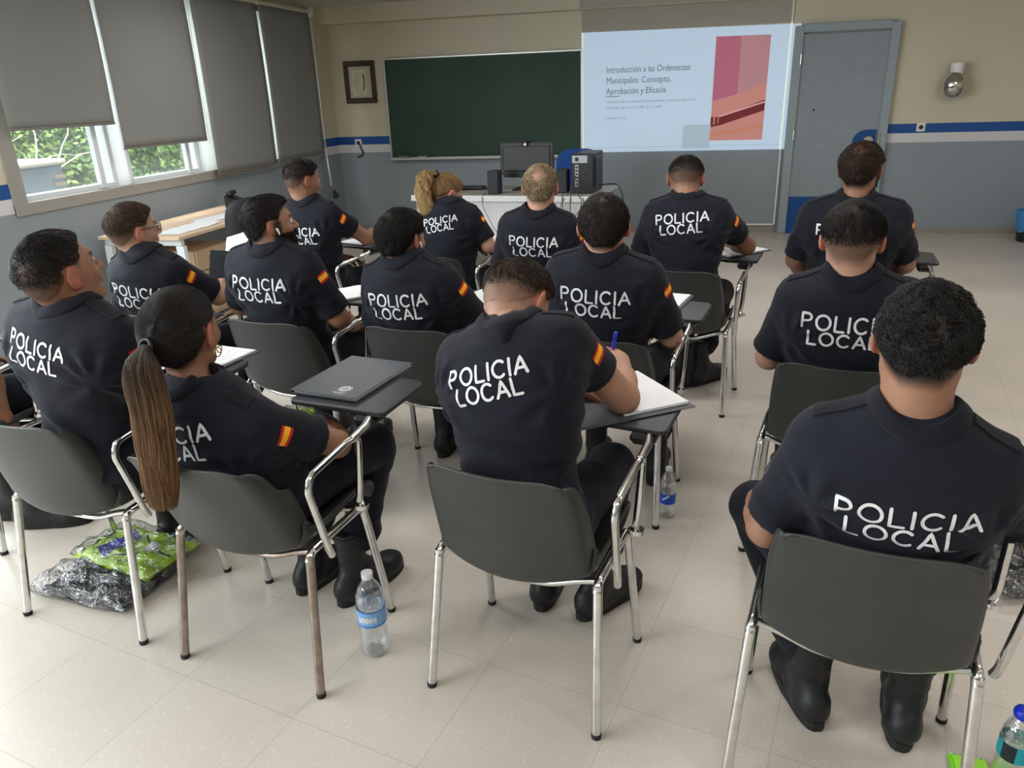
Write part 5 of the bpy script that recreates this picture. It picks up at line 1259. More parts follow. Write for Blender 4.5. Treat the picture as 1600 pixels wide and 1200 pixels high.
    def strip(s, name, m, A_, B_, w0, w1, d, th=.003, n=14, lift=.001):
        """flat band laid over the shirt between two points"""
        A_, B_ = np.array(A_), np.array(B_); ax = n3(B_-A_); sd = n3(np.cross(ax, d)); P = []; nn = 4
        for i in range(n+1):
            w = w0+(w1-w0)*i/n
            for j in range(nn+1):
                p = A_+(B_-A_)*i/n+sd*w*(j/nn-.5); h_ = s.bv.ray_cast(V(map(float, p-np.array(d)*.12)), V(map(float, d)))
                if h_[0] is None or abs((np.array(h_[0])-p)@np.array(d)) > .06: q = p
                else: q = np.array(h_[0])
                P.append(q)
        P = np.array(P).reshape(n+1, nn+1, 3)
        for _ in range(2): P[1:-1] = P[1:-1]*.5+(P[2:]+P[:-2])*.25
        nv = -np.array(d); top = (P+nv*(th+lift)).reshape(-1, 3); bot = (P-nv*.002).reshape(-1, 3); N_ = len(top); F = []
        for i in range(n):
            for j in range(nn): a = i*(nn+1)+j; F.append((a, a+1, a+nn+2, a+nn+1))
        for i in range(n): a = i*(nn+1); F.append((a, a+nn+1, N_+a+nn+1, N_+a)); a += nn; F.append((a+nn+1, a, N_+a, N_+a+nn+1))
        for j in range(nn): F.append((j+1, j, N_+j, N_+j+1)); a = n*(nn+1)+j; F.append((a, a+1, N_+a+1, N_+a))
        b = MB(); b.add([tuple(p) for p in top]+[tuple(p) for p in bot], F); return b.build(name, m, s.root, True)
    def epaulettes(s):
        for S_, sd in ((s.SL, -1), (s.SR, 1)):
            A_ = s.C+s.r*sd*.075-s.u*.012+s.f*.004; B_ = S_+s.r*sd*.022+s.u*.056+s.f*.0
            o = s.strip('epaulette', M_COLLAR, A_, B_, .036, .046, -n3(s.u+s.r*sd*.35), .0035)
    def patch_axes(s, S_, E_, sd, t, ang):
        ax = n3(E_-S_); out = n3(s.r*sd-ax*((s.r*sd)@ax)); bk = np.cross(out, ax)*sd; o = out*math.cos(ang)+bk*math.sin(ang); return S_+(E_-S_)*t, ax, n3(o)
    def patches(s):
        ang = s.k.get('flag_ang', -.15)
        c, ax, o = s.patch_axes(s.SR, s.ER, 1, s.k.get('flag_t', .19), ang); sd = n3(np.cross(ax, o)); 
        b = MB(); hw, hh = .026, .0185; nx = 8; rows = [(-1, -.5, 0), (-.5, .5, 1), (.5, 1, 0)]
        fw = s.k.get('flag_swap', False)
        for v0, v1, mi in rows:
            P = []; 
            for j in range(3):
                v = v0+(v1-v0)*j/2
                for i in range(nx+1):
                    uu = i/nx*2-1; p = c+sd*uu*hw+ax*v*hh; q = s.proj(p+o*.15, -o, .0018); P.append(tuple(q if q is not None else p+o*.07))
            F = []
            for j in range(2):
                for i in range(nx): a = j*(nx+1)+i; F.append((a, a+1, a+nx+2, a+nx+1))
            b.add(P, F, mi)
        b.build('flag_patch', [M_RED, M_YEL], s.root, True)
        c, ax, o = s.patch_axes(s.SL, s.EL, -1, .42, .1); sd = n3(np.cross(ax, o)); b = MB(); n = 20; P = []
        for r in (.019, .023, .0):
            for q in range(n):
                a = 2*pi*q/n; p = c+sd*math.cos(a)*r+ax*math.sin(a)*r*1.15; h_ = s.proj(p+o*.15, -o, .0016); P.append(tuple(h_ if h_ is not None else p+o*.066))
        b.add(P, [(q, (q+1) % n, n+(q+1) % n, n+q) for q in range(n)], 0); b.build('shoulder_badge', mat('badge_grey', srgb(88, 92, 105), .7), s.root, True)
    def eyes(s):
        if s.k.get('noeyes'): return
        for sd in (-1, 1):
            b = MB(); c = s.hp((sd*.031, .0805, -.0105)); M = Matrix.Translation(V(map(float, c))) @ Matrix([list(map(float, r)) for r in s.RH]).to_4x4()
            pr = [(0, -.0112)]+[(.0112*math.sin(a), -.0112*math.cos(a)) for a in [pi*k/10 for k in range(1, 10)]]+[(0, .0112)]
            b.lathe(pr, 14, M=M @ Matrix.Rotation(-pi/2, 4, 'X')); b.lathe([(0, .0108), (.0052, .0106), (.004, .0116), (0, .0119)], 12, M=M @ Matrix.Rotation(-pi/2, 4, 'X'), mi=1)
            b.build('eye', [M_EYE, M_IRIS], s.root, True)
    def hair(s):
        k = s.k; hs = s.hs
        def shell(P):
            m, t, q = s.hair_t(P); d = s.cran(P)
            cy = k.get('lump', .0014 if k.get('hairstyle') != 'pony' else 0)
            if cy: t = t+cy*vnoise(q, 48, s.seed)*m+cy*.6*vnoise(q, 90, s.seed+5)*m
            t = t*m-.006*(1-m)
            ear = (np.abs(q[:, 0]) > .066) & (q[:, 2] < .014) & (q[:, 2] > -.055) & (q[:, 1] > -.030); t = np.where(ear, np.minimum(t, .0), t)
            face = (q[:, 1] > .045) & (q[:, 2] < .040); t = np.where(face, -.006, t)
            return d-t*hs
        Vt, Q = surf_net(shell, s.H-.135, s.H+.14, .0046*s.res)
        m, t, q = s.hair_t(Vt); keep = (m > .35) & (q[:, 2] > -.115) & ((t > .0024) if k.get('fade') else (t > 0))
        fk = keep[Q].all(1); Q = Q[fk]; used = np.unique(Q); mp = -np.ones(len(Vt), int); mp[used] = np.arange(len(used)); Vs = Vt[used]; Qs = mp[Q]
        hc = A3(k.get('hcol', (.018, .013, .010)))
        rg = np.random.default_rng(s.seed+1)
        m, t, q = s.hair_t(Vs)
        shade = (1+.25*vnoise(q, 70, 1))[:, None]
        scal = np.zeros(len(Vs)); 
        if k.get('bald'):
            bd = k['bald']; dd = np.linalg.norm(q-A3(bd[:3]), axis=1); scal = bd[5]*(1-sstep(dd, bd[3]*.3, bd[3]))
        
        wv = s.scalp_w(q)*(1-scal); thin = s.skin*(1-wv[:, None])+hc*shade*wv[:, None]
        # strands
        n = int(k.get('ns', 3800)/(s.res**1.3)); ids = rg.integers(0, len(Qs), n); w = rg.dirichlet((1, 1, 1, 1), n)
        R0 = (Vs[Qs[ids]]*w[:, :, None]).sum(1); m, t, q0 = s.hair_t(R0.astype(F32))
        ear = (np.abs(q0[:, 0]) > .062) & (q0[:, 2] < .020) & (q0[:, 1] > -.040)
        pr = m*(1-.9*(k.get('fade', 0)*(1-sstep(q0[:, 2], -.03, .03)) if k.get('fade') else 0))
        if k.get('fade'): pr = pr*sstep(q0[:, 2], -.055, .02)**1.5
        if k.get('bald'): bd = k['bald']; pr = pr*(1-bd[5]*.8*(1-sstep(np.linalg.norm(q0-A3(bd[:3]), axis=1), bd[3]*.3, bd[3])))
        kp = (rg.uniform(size=n) < pr) & (pr > .2) & ~ear & (q0[:, 2] > s.hairline(q0)+.002); q0 = q0[kp].astype(float); t = t[kp]; n = len(q0)
        cr2 = CR+.0; bl_ = .12 if k.get('fade') else .35; ln = k.get('len', .022)*(bl_+(1-bl_)*np.clip(t/k.get('T', .016), 0, 1))*rg.uniform(.7, 1.25, n)
        comb = np.array(k.get('comb', (0, .6, -.4)), float); nst = k.get('nst', 4); st = k.get('hairstyle', 'short'); wid = k.get('wid', .0009)
        nor = q0/(CR**2); nor /= np.linalg.norm(nor, axis=1)[:, None]
        crown = np.array(k.get('crown', (0, -.055, .075))); away = q0-crown; away -= (away*nor).sum(1)[:, None]*nor; away /= np.linalg.norm(away, axis=1)[:, None]+1e-6
        ksh = lambda p_: shell((s.H+(p_*hs)@s.RH.T).astype(F32))/hs
        pos = [q0-nor*.002]; d = away*k.get('whorl', .8)+comb*.6; 
        if st == 'pony': tgt = np.array(k['tie']); d = tgt-q0; ln = np.minimum(np.linalg.norm(d, axis=1)*.8, k.get('len', .05)*rg.uniform(.6, 1.3, n)); nst = 6
        cl = k.get('clump', .35)
        if cl and st != 'pony':
            qf = q0.astype(F32); d = d/(np.linalg.norm(d, axis=1)[:, None]+1e-6)+cl*np.stack([vnoise(qf, 42, 1+s.seed), vnoise(qf, 42, 7+s.seed), vnoise(qf, 42, 13+s.seed)], 1)*2
        d -= (d*nor).sum(1)[:, None]*nor; d /= np.linalg.norm(d, axis=1)[:, None]+1e-6
        lift = k.get('lift_h', .15); jit = rg.normal(size=(n, 3))*k.get('jit', .25); ph = rg.uniform(0, 6.28, n); cur = k.get('curl', 0); p = q0-nor*.002; sdv = np.cross(nor, d)
        kcur = lambda p_: np.linalg.norm(p_/CR, axis=1)
        ur = rg.uniform(size=n)
        for i in range(1, nst+1):
            f = i/nst
            if st == 'pony': d = tgt-p; d /= np.linalg.norm(d, axis=1)[:, None]+1e-6
            p = p+(d+nor*lift*(1-.6*f)+jit*.4)*(ln/nst)[:, None]
            sdn = ksh(p); want = .0008+(k.get('rise', .005)*f)*(.4+.6*ur) if st != 'pony' else .0006+.0018*ur*math.sin(f*pi)
            nr_ = p/(CR**2); nr_ /= np.linalg.norm(nr_, axis=1)[:, None]; p = p+nr_*np.clip(want-sdn, -.02, .02)[:, None]*np.where(sdn < want, 1, .7 if st == 'pony' else k.get('hug', .85))[:, None]; pp = p
            if cur: pp = p+(sdv*np.cos(ph+f*7)[:, None]+nor*(np.sin(ph+f*7))[:, None])*cur*f
            pos.append(pp)
        PTS = np.stack(pos, 1); PW = s.H+(PTS*hs)@s.RH.T
        hv = (hc*rg.uniform(*k.get('hvar', (.4, 3.0)), n)[:, None])
        sv, sq, stt = strand_mesh(PW, wid*rg.uniform(.7, 1.2, n), hv)
        Vall = [Vs, sv]; Qall = [Qs, sq+len(Vs)]; Tall = [thin, stt]
        if k.get('beard', 0) > .5:
            nb = int(k.get('nbeard', 1500)/s.res); qq = []
            for _ in range(4):
                a = rg.uniform(-1, 1, (nb, 3))*np.array([.07, .06, .05])+np.array([0, .045, -.085]); W_ = s.H+(a*hs)@s.RH.T; dd = s.head_f(W_.astype(F32)); a = a[(np.abs(dd) < .007) & (a[:, 2] < -.048-.0*a[:, 1]) & (a[:, 1] > .0)]; qq.append(a)
            a = np.concatenate(qq)[:nb]; lip = (np.abs(a[:, 0]) < .022) & (np.abs(a[:, 2]+.071) < .007); a = a[~lip]; nb = len(a)
            dr = a-np.array([0, .01, -.04]); dr /= np.linalg.norm(dr, axis=1)[:, None]; dr = dr*.6+np.array([0, .15, -.7])+rg.normal(size=(nb, 3))*.25
            L2 = k.get('blen', .012); Pb = np.stack([a, a+dr*L2*.5, a+dr*L2+np.array([0, 0, -.002])], 1); Pw = s.H+(Pb*hs)@s.RH.T
            v2, q2, t2 = strand_mesh(Pw, np.full(nb, .0010), hc*rg.uniform(.5, 1.8, nb)[:, None]); o_ = len(Vs)+len(sv); Vall.append(v2); Qall.append(q2+o_); Tall.append(t2)
        np_mesh('hair', np.concatenate(Vall), np.concatenate(Qall), M_HAIR, s.root, True, np.concatenate(Tall))
def strand_mesh(PTS, rad, colr, grad=None):
    """PTS (n, m, 3) -> three-sided tapering hairs"""
    n, m, _ = PTS.shape; T = np.gradient(PTS, axis=1); T /= np.linalg.norm(T, axis=2)[:, :, None]+1e-9
    ref = np.array([.31, .52, .79]); A_ = np.cross(T, ref); A_ /= np.linalg.norm(A_, axis=2)[:, :, None]+1e-9; B_ = np.cross(T, A_)
    tp = (1-.75*np.linspace(0, 1, m)**2)[None, :, None]*np.asarray(rad)[:, None, None]
    V3 = np.stack([PTS+tp*(A_*math.cos(a)+B_*math.sin(a)) for a in (0, 2*pi/3, 4*pi/3)], 2)   # n,m,3,3
    Vv = V3.reshape(-1, 3); base = (np.arange(n)*m*3)[:, None, None]+(np.arange(m-1)*3)[None, :, None]
    Q = []
    for j in range(3):
        j2 = (j+1) % 3; Q.append(np.concatenate([base+j, base+j2, base+3+j2, base+3+j], 2).reshape(-1, 4))
    c = np.repeat(np.asarray(colr)[:, None, :], m, 1)
    if grad is not None: c = c*(1-grad[None, :, None])+np.asarray(s_col2)[None, None]*0 if False else c*grad[None, :, None]
    return Vv.astype(F32), np.concatenate(Q).astype(np.int32), np.repeat(c.reshape(-1, 1, 3), 3, 1).reshape(-1, 3).astype(F32)
def hash_(t):
    h = 7
    for c in t: h = (h*31+ord(c)) % 100003
    return h
PEOPLE = {}
def person(key, label, **k):
    p = Person('person', key, label=label, **k); PEOPLE[key] = p; return p

BLK = (.010, .0085, .008); DBR = (.022, .014, .010)
person('c14', 'man in the right foreground seen from behind, with thick curly black hair', res=.85, skin='tan',
       C=(0.03, -0.15, 0.975), H=(0.025, -0.12, 1.145), head=(-2, -6, 1), sw=0.94, hs=0.95, hcol=BLK, T=0.008, Ts=0.002, split=-.03, nape=-.085, lump=0.0045, ns=12000, len=0.028, curl=0.003, nst=7, wid=0.0012, lift_h=0.25, jit=0.3, hvar=(.4, 3.2),
       bald=(.028, -.080, .015, .012, .75, .9), crown=(.028, -.085, .015), neck=.060,
       EL=(-0.215, -0.1, 0.665), WL=(-0.252, 0.045, 0.65), HL=dict(d=(-.12, .40, -.9), n=(1, 0, -.15), curl=(.12, .2, .15)), ER=(0.255, 0.0, 0.73), WR=(.22, .24, .64),
       KL=(-0.265, 0.22, 0.53), KR=(.24, .33, .53), AL=(-.085, .12, .12), AR=(0.145, 0.135, 0.12), toeL=(-.45, 1), toeR=(.02, 1), tz=-0.145, tw=0.245, th=0.036, tx=0.015, rise=0.007, clump=1.3, trot=4, sleeve=0.25)
person('c10', 'man in the centre front bent low over his tablet, writing with a blue pen', res=.85, skin='light',
       P=(-.0, -.08, .545), C=(-0.07, 0.04, 1.02), H=(-0.095, 0.155, 1.065), head=(-20, -46, -12), sw=0.98, twist=-4, hcol=DBR, T=.016, Ts=0.004, split=-0.005, fade=0.5, dens=0.55, ns=5200, len=.02, hvar=(.4, 3.2), comb=(0, 1, .1), arm=1.06,
       SR=(0.075, 0.06, 0.985), EL=(-0.2, 0.16, 0.78), WL=(.0, .30, .775), HL=dict(d=(.8, .5, -.1), n=(0, 0, -1), curl=(.3, .3, .2)),
       ER=(0.175, 0.235, 0.782), WR=(0.115, 0.41, 0.825), HR=dict(d=(-.55, .65, .05), n=(-.3, -.1, -1), curl=(.75, .8, .5), thumb=.8), sleeve=0.145,
       KR=(.13, .30, .53), KL=(-.13, .34, .53), AL=(-.09, .30, .12), AR=(.085, .30, .12), toeL=(-.1, 1), toeR=(.45, 1), trot=10, tz=-0.125, tw=0.215, th=0.04, tx=-0.01)
person('woman', 'woman in the left foreground with a long straight brown ponytail and hoop earring', res=.85, skin='tan', fem=1,
       C=(-0.045, -0.15, 0.855), H=(-0.085, -0.12, 1.045), head=(9, 2, 2), sw=0.92, hs=1.05, hcol=(0.008, 0.0065, 0.006), hairstyle='pony', tie=(-.012, -.112, -.005), T=.012, Ts=.010, ns=9000, len=0.07, wid=.0008, lift_h=0, jit=.06, hvar=(0.4, 3.2),
       EL=(-.22, .04, .68), WL=(.0, .17, .66), HL=dict(d=(.8, .5, -.1)), ER=(.20, .085, .655), WR=(.03, .20, .63), HR=dict(d=(-.8, .4, -.1)), sleeve=.19, arm=.9,
       KR=(.165, .33, .535), KL=(-.06, .36, .53), AL=(-.08, .25, .12), AR=(.095, .24, .12), toeL=(.2, 1), toeR=(.25, 1), tx=-0.025, tz=-0.045, tw=0.245, flag_ang=-.35, th=0.04)
person('left', 'man at the left edge with a thinning crown and head lifted', res=.9, skin='tan', dx=0.0,
       C=(0.14, -0.085, 1.065), H=(0.12, -0.07, 1.165), head=(-14, 12, 0), sw=0.98, hs=1.03, hcol=BLK, T=.012, Ts=0.0045, split=-.005, fade=0.35, dens=0.7, ns=6000, len=.012, wid=.0008, hvar=(.4, 3.2), bald=(0.03, -0.088, 0.025, 0.03, 0.2, 0.22), crown=(.02, -.08, .03),
       EL=(-0.09, -0.02, 0.76), WL=(-0.02, 0.16, 0.68), ER=(0.3, -0.03, 0.78), WR=(0.25, 0.03, 0.68), HR=dict(d=(-.1, .5, -.8), n=(-1, 0, 0)), twist=0,
       KL=(-.15, .37, .52), KR=(.20, .37, .52), AL=(-.07, .30, .12), AR=(.19, .42, .12), toeL=(-.1, 1), toeR=(.1, 1), tz=-0.105, th=0.037, tw=0.205, P=(0.1, -0.055, 0.56), trot=-6, tx=-0.02)
person('c3', 'man with glasses and short brown hair near the windows', res=1.0, skin='light', hs=.98,
       C=(0.0, -0.14, 0.985), H=(-0.045, -0.12, 1.1), head=(-22, 2, 2), sw=0.82, hcol=(.035, .022, .015), T=.017, Ts=.006, split=-.005, fade=0.2, dens=0.8, ns=4500, len=.02, hvar=(.4, 3.2), comb=(0, .8, .2),
       WR=(0.05, 0.24, 0.765), ER=(0.195, 0.05, 0.77), HR=dict(d=(-.2, .9, .35), n=(-.2, .5, -1), curl=(.2, .2, .2)), tz=-0.14, tx=0.01, twist=6, fat=0.92, trot=-6)
person('c4', 'bearded man in the second row turning his face to the right', res=.95, skin='tan',
       C=(0.005, -0.145, 1.03), H=(0.005, -0.12, 1.135), head=(-42, 4, 0), sw=1.0, hcol=BLK, T=.018, Ts=.008, split=-.01, dens=.9, ns=5200, len=.022, quiff=.006, hvar=(.4, 3.2), beard=.95, comb=(0, -.6, .3), crown=(0, .09, .05),
       EL=(-.30, -.02, .74), WL=(-.22, .10, .69), ER=(.235, -.05, .73), WR=(.19, .11, .64), HL=dict(d=(.3, .7, -.3)), tz=-0.125, hs=0.95)
person('c6', 'man with thick dark hair in the second row, middle', res=.95, skin='tan',
       C=(-0.035, -0.145, 0.985), H=(-0.05, -0.12, 1.085), head=(-14, -2, 0), sw=0.93, hcol=BLK, T=.020, Ts=.012, split=-.02, dens=.95, ns=5600, len=.026, curl=.002, lump=.003, nst=5, hvar=(.4, 2.6), beard=.5,
       ER=(.215, .0, .70), WR=(.12, .16, .68), tz=-0.125, tx=-0.005, fat=0.95, hs=0.94)
person('c9', 'man with short straight dark hair, second row, right of centre', res=.95, skin='pink',
       C=(0.01, -0.145, 1.035), H=(0.003, -0.12, 1.145), head=(14, 0, 0), sw=1.0, hcol=(.014, .011, .010), T=.012, Ts=.007, split=-.02, dens=.95, ns=5200, len=.016, hvar=(.4, 3.2),
       ER=(.235, -.02, .72), WR=(.17, .16, .68), tz=-0.128, KR=(.16, .32, .53), AL=(-.12, .22, .12), AR=(.15, .20, .12), toeR=(-.1, 1), fat=0.96)
person('c13', 'man with dark hair shaved at the sides, second row right', res=.95, skin='light',
       C=(0.0, -0.145, 1.01), H=(-0.015, -0.12, 1.14), head=(0, 0, 0), sw=1.0, hcol=BLK, T=.016, Ts=0.0035, split=-0.005, fade=0.6, dens=0.62, ns=5200, len=.018, hvar=(.4, 3.2), neck=.058, bald=None,
       EL=(-0.232, -0.06, 0.7), WL=(-.12, .10, .70), HL=dict(d=(.9, .2, 0)), ER=(.23, -.02, .74), WR=(.1, .13, .7), HR=dict(d=(-.9, .2, 0)), tz=-0.12, tw=0.25, KL=(-.13, .34, .52), AL=(-.17, .36, .12))
person('c5', 'man nearest the room corner with his bare arm stretched to the right', res=1.15, skin='tan', dx=0.0,
       C=(0.075, -0.13, 1.045), H=(0.065, -0.12, 1.172), head=(-22, -8, 0), sw=0.88, hcol=BLK, T=.014, Ts=0.004, split=-0.005, fade=0.4, dens=0.75, ns=4200, len=.016, comb=(0, 1, 0),
       ER=(0.3, 0.11, 0.8), WR=(0.225, 0.32, 0.8), HR=dict(d=(-.3, .8, 0)), EL=(-0.13, -0.02, 0.72), WL=(0.01, 0.17, 0.66), sleeve=0.16, tz=-.165, twist=8, P=(0.06, -0.055, 0.548))
person('c7', 'woman with a wavy blonde ponytail leaning over to write', res=1.1, skin='pink', fem=1, dx=0.0,
       P=(0.08, -0.08, 0.545), C=(0.06, -0.01, 1.0), H=(0.015, 0.06, 1.07), head=(-34, -34, 4), sw=0.82, twist=8, hs=.98, hcol=(.20, .12, .055), hairstyle='pony', tie=(.0, -.098, .045), T=.012, Ts=.009, ns=3600, len=.05, wid=.0009, lift_h=0, jit=.08, hvar=(0.3, 2.0),
       ER=(0.285, 0.0, 0.775), WR=(0.18, 0.185, 0.815), HR=dict(d=(-.5, .5, .35), n=(-.4, .0, -1), curl=(.7, .8, .5), thumb=.8), EL=(-0.1, 0.05, 0.72), WL=(0.1, 0.21, 0.75), HL=dict(d=(.9, .1, -.1), n=(0, .3, -1), curl=(.3, .2, .1)), sleeve=0.14, arm=.92, tz=-0.1, trot=8, tw=0.195, th=0.034, tx=-0.02)
person('c8', 'blond balding man seen from behind in front of the desk', res=1.1, skin='pink',
       C=(0.01, -0.145, 1.01), H=(0.018, -0.12, 1.145), head=(8, -2, 0), sw=0.96, hcol=(0.17, 0.125, 0.075), T=.012, Ts=.006, split=-.01, dens=.75, ns=4600, len=.018, hvar=(.4, 3.2), comb=(0, .8, .1), bald=(0, -0.078, 0.045, 0.042, 0.5, 0.8), tz=-0.13, fat=0.95)
person('c11', 'man in the last row before the screen, head down, writing', res=1.1, skin='tan',
       P=(0, -.08, .545), C=(-0.015, -0.04, 1.07), H=(-0.045, 0.05, 1.165), head=(6, -28, 0), sw=1.0, hcol=BLK, T=.010, Ts=0.0035, split=0.0, fade=0.5, dens=0.7, ns=4400, len=.012, hvar=(.4, 3.2),
       ER=(.255, .19, .80), WR=(.13, .34, .79), HR=dict(d=(-.5, .6, 0), n=(-.2, 0, -1), curl=(.7, .8, .5), thumb=.8), EL=(-.25, -.02, .76), WL=(-.16, .14, .68), sleeve=.20, tz=-0.11, trot=5, tw=0.25, AL=(-.02, .20, .12), AR=(.05, .24, .12), toeL=(.1, 1), toeR=(.6, 1))
person('c12', 'man nearest the door with swept-up dark hair', res=1.1, skin='tan', dx=0.0,
       C=(-0.11, -0.14, 1.075), H=(-0.105, -0.11, 1.215), head=(-14, 0, 0), sw=1.12, hs=1.03, hcol=DBR, T=.018, Ts=.007, split=-.01, dens=.85, ns=4600, len=.022, quiff=.008, hvar=(.4, 3.2), beard=.8, comb=(.3, -.5, .3), crown=(0, .09, .05), bald=(0, -0.06, 0.07, 0.05, 0.3, 0.25),
       EL=(-0.345, -0.03, 0.76), WL=(-0.29, 0.08, 0.66), ER=(0.145, -0.03, 0.76), WR=(0.08, 0.1, 0.68), tz=-0.13, P=(-0.1, -0.055, 0.56), tx=-0.03)
person('c0', 'person cut off by the left edge of the picture, only arm and boots showing', res=1.2, skin='tan',
       C=(-.02, -.10, 1.02), ER=(.225, -.05, .73), WR=(.20, -.02, .50), HR=dict(d=(.0, .1, -1), n=(-1, 0, 0)), KL=(-.02, .36, .52), KR=(.18, .34, .52), AL=(.05, .03, .12), AR=(.19, .0, .12), toeL=(.9, .5), toeR=(.95, .45), noeyes=True, ns=1500)

# ---- ponytails, ties, glasses, earrings, watches, earbuds
def ponytail(p, pts, n, rad_fn, cols, wid, wav=0.0, m=26, seed=5, hvar=(.6, 1.5)):
    rg = np.random.default_rng(seed); pts = np.array(pts, float); t = np.linspace(0, 1, m)
    # catmull through the guide points
    def cr(tt):
        x = tt*(len(pts)-1); i = min(int(x), len(pts)-2); f = x-i; g = lambda k: pts[max(0, min(len(pts)-1, k))]; a, b_, c, d = g(i-1), g(i), g(i+1), g(i+2)
        return .5*((2*b_)+(-a+c)*f+(2*a-5*b_+4*c-d)*f*f+(-a+3*b_-3*c+d)*f**3)
    G = np.array([cr(x) for x in t]); T = np.gradient(G, axis=0); T /= np.linalg.norm(T, axis=1)[:, None]
    x_ = np.tile(p.r, (m, 1)); x_ -= (x_*T).sum(1)[:, None]*T; x_ /= np.linalg.norm(x_, axis=1)[:, None]; y_ = np.cross(T, x_)
    a = rg.uniform(0, 2*pi, n); r = np.sqrt(rg.uniform(.25, 1, n)); tw = rg.normal(size=n)*.35; le = rg.uniform(.82, 1.0, n)
    out = np.zeros((n, m, 3)); 
    for i in range(m):
        tt = t[i]*le; idx = tt*(m-1); i0 = np.clip(idx.astype(int), 0, m-2); f = (idx-i0)[:, None]
        c = G[i0]*(1-f)+G[i0+1]*f; xx = x_[i0]; yy = y_[i0]; R = rad_fn(tt); ang = a+tw*tt
        w = wav*np.sin(tt*26+a*3)*sstep(tt, .05, .3)
        out[:, i] = c+xx*((np.cos(ang)*r*R[:, 0]+w))[:, None]+yy*((np.sin(ang)*r*R[:, 1]+w*.6*np.cos(a)))[:, None]
    c0, c1 = np.array(cols[0]), np.array(cols[1]); base = rg.uniform(*hvar, n)[:, None]
    sv, sq, st = strand_mesh(out, np.full(n, wid)*rg.uniform(.7, 1.3, n), np.ones((n, 3)))
    g = np.tile(np.linspace(0, 1, m), n)[:, None]; mixc = (c0*(1-sstep(g, .1, .85))+c1*sstep(g, .1, .85))*np.repeat(base, m, 0)
    st = np.repeat(mixc[:, None], 3, 1).reshape(-1, 3).astype(F32)
    # soft core
    cv = []; cf = []; nn = 14
    for i in range(m):
        R = rad_fn(np.array([t[i]*.9]))[0]*.78
        for q in range(nn): b_ = 2*pi*q/nn; cv.append(G[i if i < m-3 else m-3]+x_[i]*math.cos(b_)*R[0]+y_[i]*math.sin(b_)*R[1])
    for i in range(m-1):
        for q in range(nn): cf.append((i*nn+q, i*nn+(q+1) % nn, (i+1)*nn+(q+1) % nn, (i+1)*nn+q))
    cc = np.array([(c0*(1-t[i])+c1*t[i])*.6 for i in range(m) for _ in range(nn)])
    o = np_mesh('ponytail', np.concatenate([sv, np.array(cv)]), np.concatenate([sq, np.array(cf)+len(sv)]), M_HAIR, p.root, True, np.concatenate([st, cc]))
    return o
p = PEOPLE['woman']; tie = p.hp((-.012, -.122, -.008))
def rf(t): t = np.atleast_1d(t); w = .017+.031*sstep(t, .02, .30)+.012*np.sin(np.clip(t, 0, 1)*pi)-.008*sstep(t, .85, 1); return np.stack([w, w*.62], 1)
ponytail(p, [tie, tie+np.array([.012, -.035, -.045]), tie+np.array([.035, -.055, -.14]), tie+np.array([.05, -.08, -.26]), tie+np.array([.062, -.105, -.385])], 3400, rf, ((.020, .013, .010), (.16, .085, .042)), .0011, .0015, hvar=(.45, 1.9))
b = MB(); M = Matrix.Translation(V(map(float, tie+np.array([0, .002, 0])))) @ Matrix.Rotation(math.radians(55), 4, 'X')
b.lathe([(.016+.006*math.cos(a), .008*math.sin(a)) for a in [2*pi*k/10 for k in range(11)]], 24, M=M, cap=False); b.build('hair_tie', M_BLACKP, p.root, True)
q0 = p.hp((.090, .000, -.056)); b = MB()
for r, off in ((.0125, 0), (.009, .006)):
    b.tube([q0+np.array([off*.3, r*math.cos(a)+off, r*math.sin(a)-.004+off]) for a in [2*pi*k/18 for k in range(19)]], .0016, 6)
b.build('hoop_earring', M_GOLD, p.root, True)
p = PEOPLE['c7']; tie = p.hp((0, -.112, .045))
def rf2(t): t = np.atleast_1d(t); w = .016+.026*sstep(t, .02, .35)-.010*sstep(t, .8, 1); return np.stack([w, w*.75], 1)
ponytail(p, [tie, tie+np.array([-.03, -.045, .0]), tie+np.array([-.05, -.075, -.07]), tie+np.array([-.035, -.085, -.15]), tie+np.array([-.005, -.09, -.22])], 1700, rf2, ((.30, .19, .085), (.50, .33, .15)), .0014, .007, m=22, hvar=(.45, 1.5))
b = MB(); M = Matrix.Translation(V(map(float, tie))) @ Matrix.Rotation(math.radians(75), 4, 'X'); b.lathe([(.016+.006*math.cos(a), .009*math.sin(a)) for a in [2*pi*k/10 for k in range(11)]], 20, M=M, cap=False); b.build('hair_tie', M_BLACKP, p.root, True)
# glasses
p = PEOPLE['c3']; b = MB(); g_ = lambda x, y, z: p.hp((x, y, z))
for sd in (-1, 1):
    n = 16; P = []
    for k in range(n+1):
        a = 2*pi*k/n; ca, sa = math.cos(a), math.sin(a); P.append(g_(sd*.033+.024*(abs(ca)**.7)*(1 if ca > 0 else -1), .108-.010*abs(ca)*(1 if ca*sd > 0 else 0), -.010+.017*(abs(sa)**.7)*(1 if sa > 0 else -1)))
    b.tube(P, .0020, 6); b.tube([g_(sd*.057, .100, -.004), g_(sd*.075, .085, -.002), g_(sd*.083, .03, -.002), g_(sd*.084, -.004, -.004), g_(sd*.082, -.02, -.022)], .0020, 6)
b.tube([g_(-.009, .110, -.006), g_(0, .113, -.003), g_(.009, .110, -.006)], .0018, 6); gl = b.build('glasses', mat('dark_horn', (.035, .02, .012), .3), p.root, True)
b = MB()
for sd in (-1, 1): b.add([g_(sd*.033+.022*math.cos(2*pi*k/16), .108, -.010+.015*math.sin(2*pi*k/16)) for k in range(16)], [tuple(range(16))])
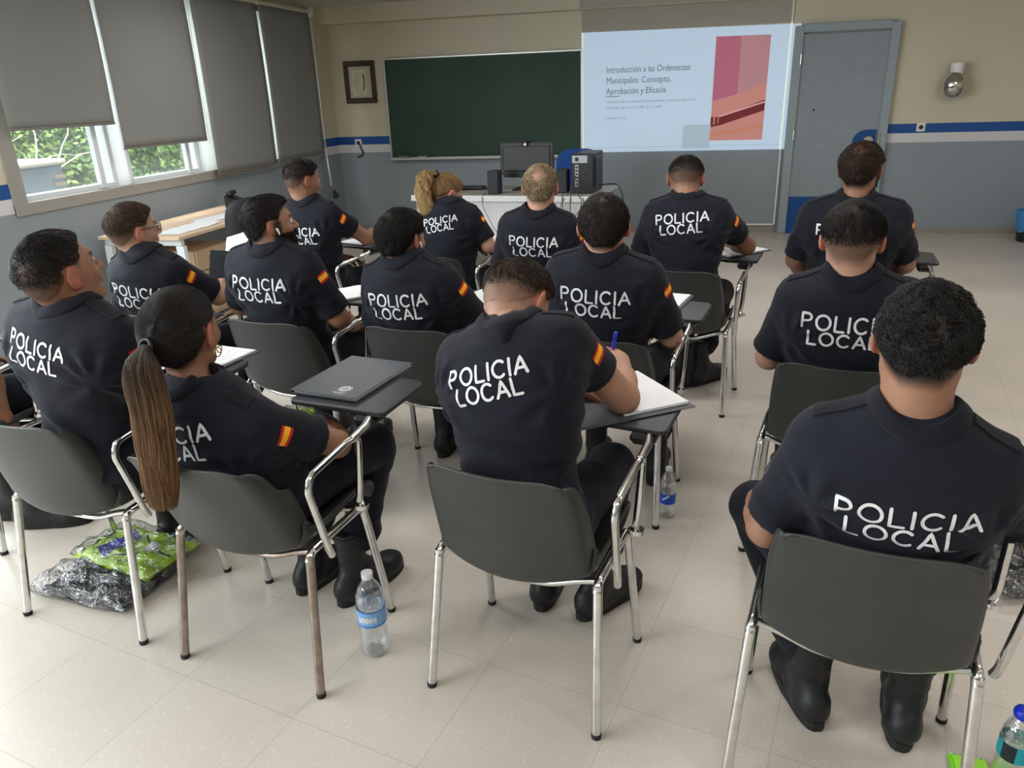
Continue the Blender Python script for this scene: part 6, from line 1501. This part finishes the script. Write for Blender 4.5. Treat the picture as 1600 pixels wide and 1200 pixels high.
lm = bpy.data.materials.new('lens'); lm.use_nodes = True; N, L = nodes_of(lm); N.clear(); o_ = N.new('ShaderNodeOutputMaterial'); t_ = N.new('ShaderNodeBsdfTransparent'); g2 = N.new('ShaderNodeBsdfGlossy'); g2.inputs['Roughness'].default_value = .02; x_ = N.new('ShaderNodeMixShader'); x_.inputs[0].default_value = .18
L.new(t_.outputs[0], x_.inputs[1]); L.new(g2.outputs[0], x_.inputs[2]); L.new(x_.outputs[0], o_.inputs[0]); b.build('lens', lm, gl)
# earbuds
for key in ('c4', 'c6'):
    p = PEOPLE[key]; b = MB(); b.tube([p.hp((.083, .012, -.024)), p.hp((.086, .016, -.032)), p.hp((.085, .020, -.050))], [.0055, .0045, .003], 8); tag(b.build('earbud', M_WHITE, p.root, True), 'white earbud in the right ear')
# watches
def watch(p, E_, W, m):
    ax = n3(W-E_); c = W-ax*.012; q = V(map(float, ax)).to_track_quat('Z', 'Y').to_matrix().to_4x4(); M = Matrix.Translation(V(map(float, c))) @ q
    b = MB(); b.lathe([(.0285, -.009), (.0305, -.006), (.0305, .006), (.0285, .009)], 24, M=M, cap=False); w = b.build('watch_strap', m, p.root, True)
    b = MB(); b.box((0, 0, 0), (.03, .034, .008), bev=.003, M=Matrix.Translation(V(map(float, c+np.array([0, 0, .031]))))); b.build('watch_face', M_BLACKP, w)
watch(PEOPLE['c7'], PEOPLE['c7'].ER, PEOPLE['c7'].WR, mat('grey_strap', srgb(70, 75, 80), .4))
# pens in hands
def pen_at(key, W, hd, side, lab, d):
    p = PEOPLE[key]; dd = n3(hd['d']); nn = np.array(hd['n'], float); nn = n3(nn-dd*(nn@dd)); tip = W+dd*.085+nn*.045; return tip
p = PEOPLE['c10']; q = p.WR+n3(p.HR['d'])*.085+np.array([0, 0, -.035]); pen('c10', q[0], q[1], .7505, (.18, -.12, 1), 'blue-capped pen standing in the writing man\'s right hand, front centre', L_=.15)
p = PEOPLE['c7']; q = p.WR+n3(p.HR['d'])*.085; pen('c7', q[0], q[1], .757, (.1, -.15, 1), 'thin dark pen held upright by the blonde woman', col=(.02, .02, .021), L_=.14)
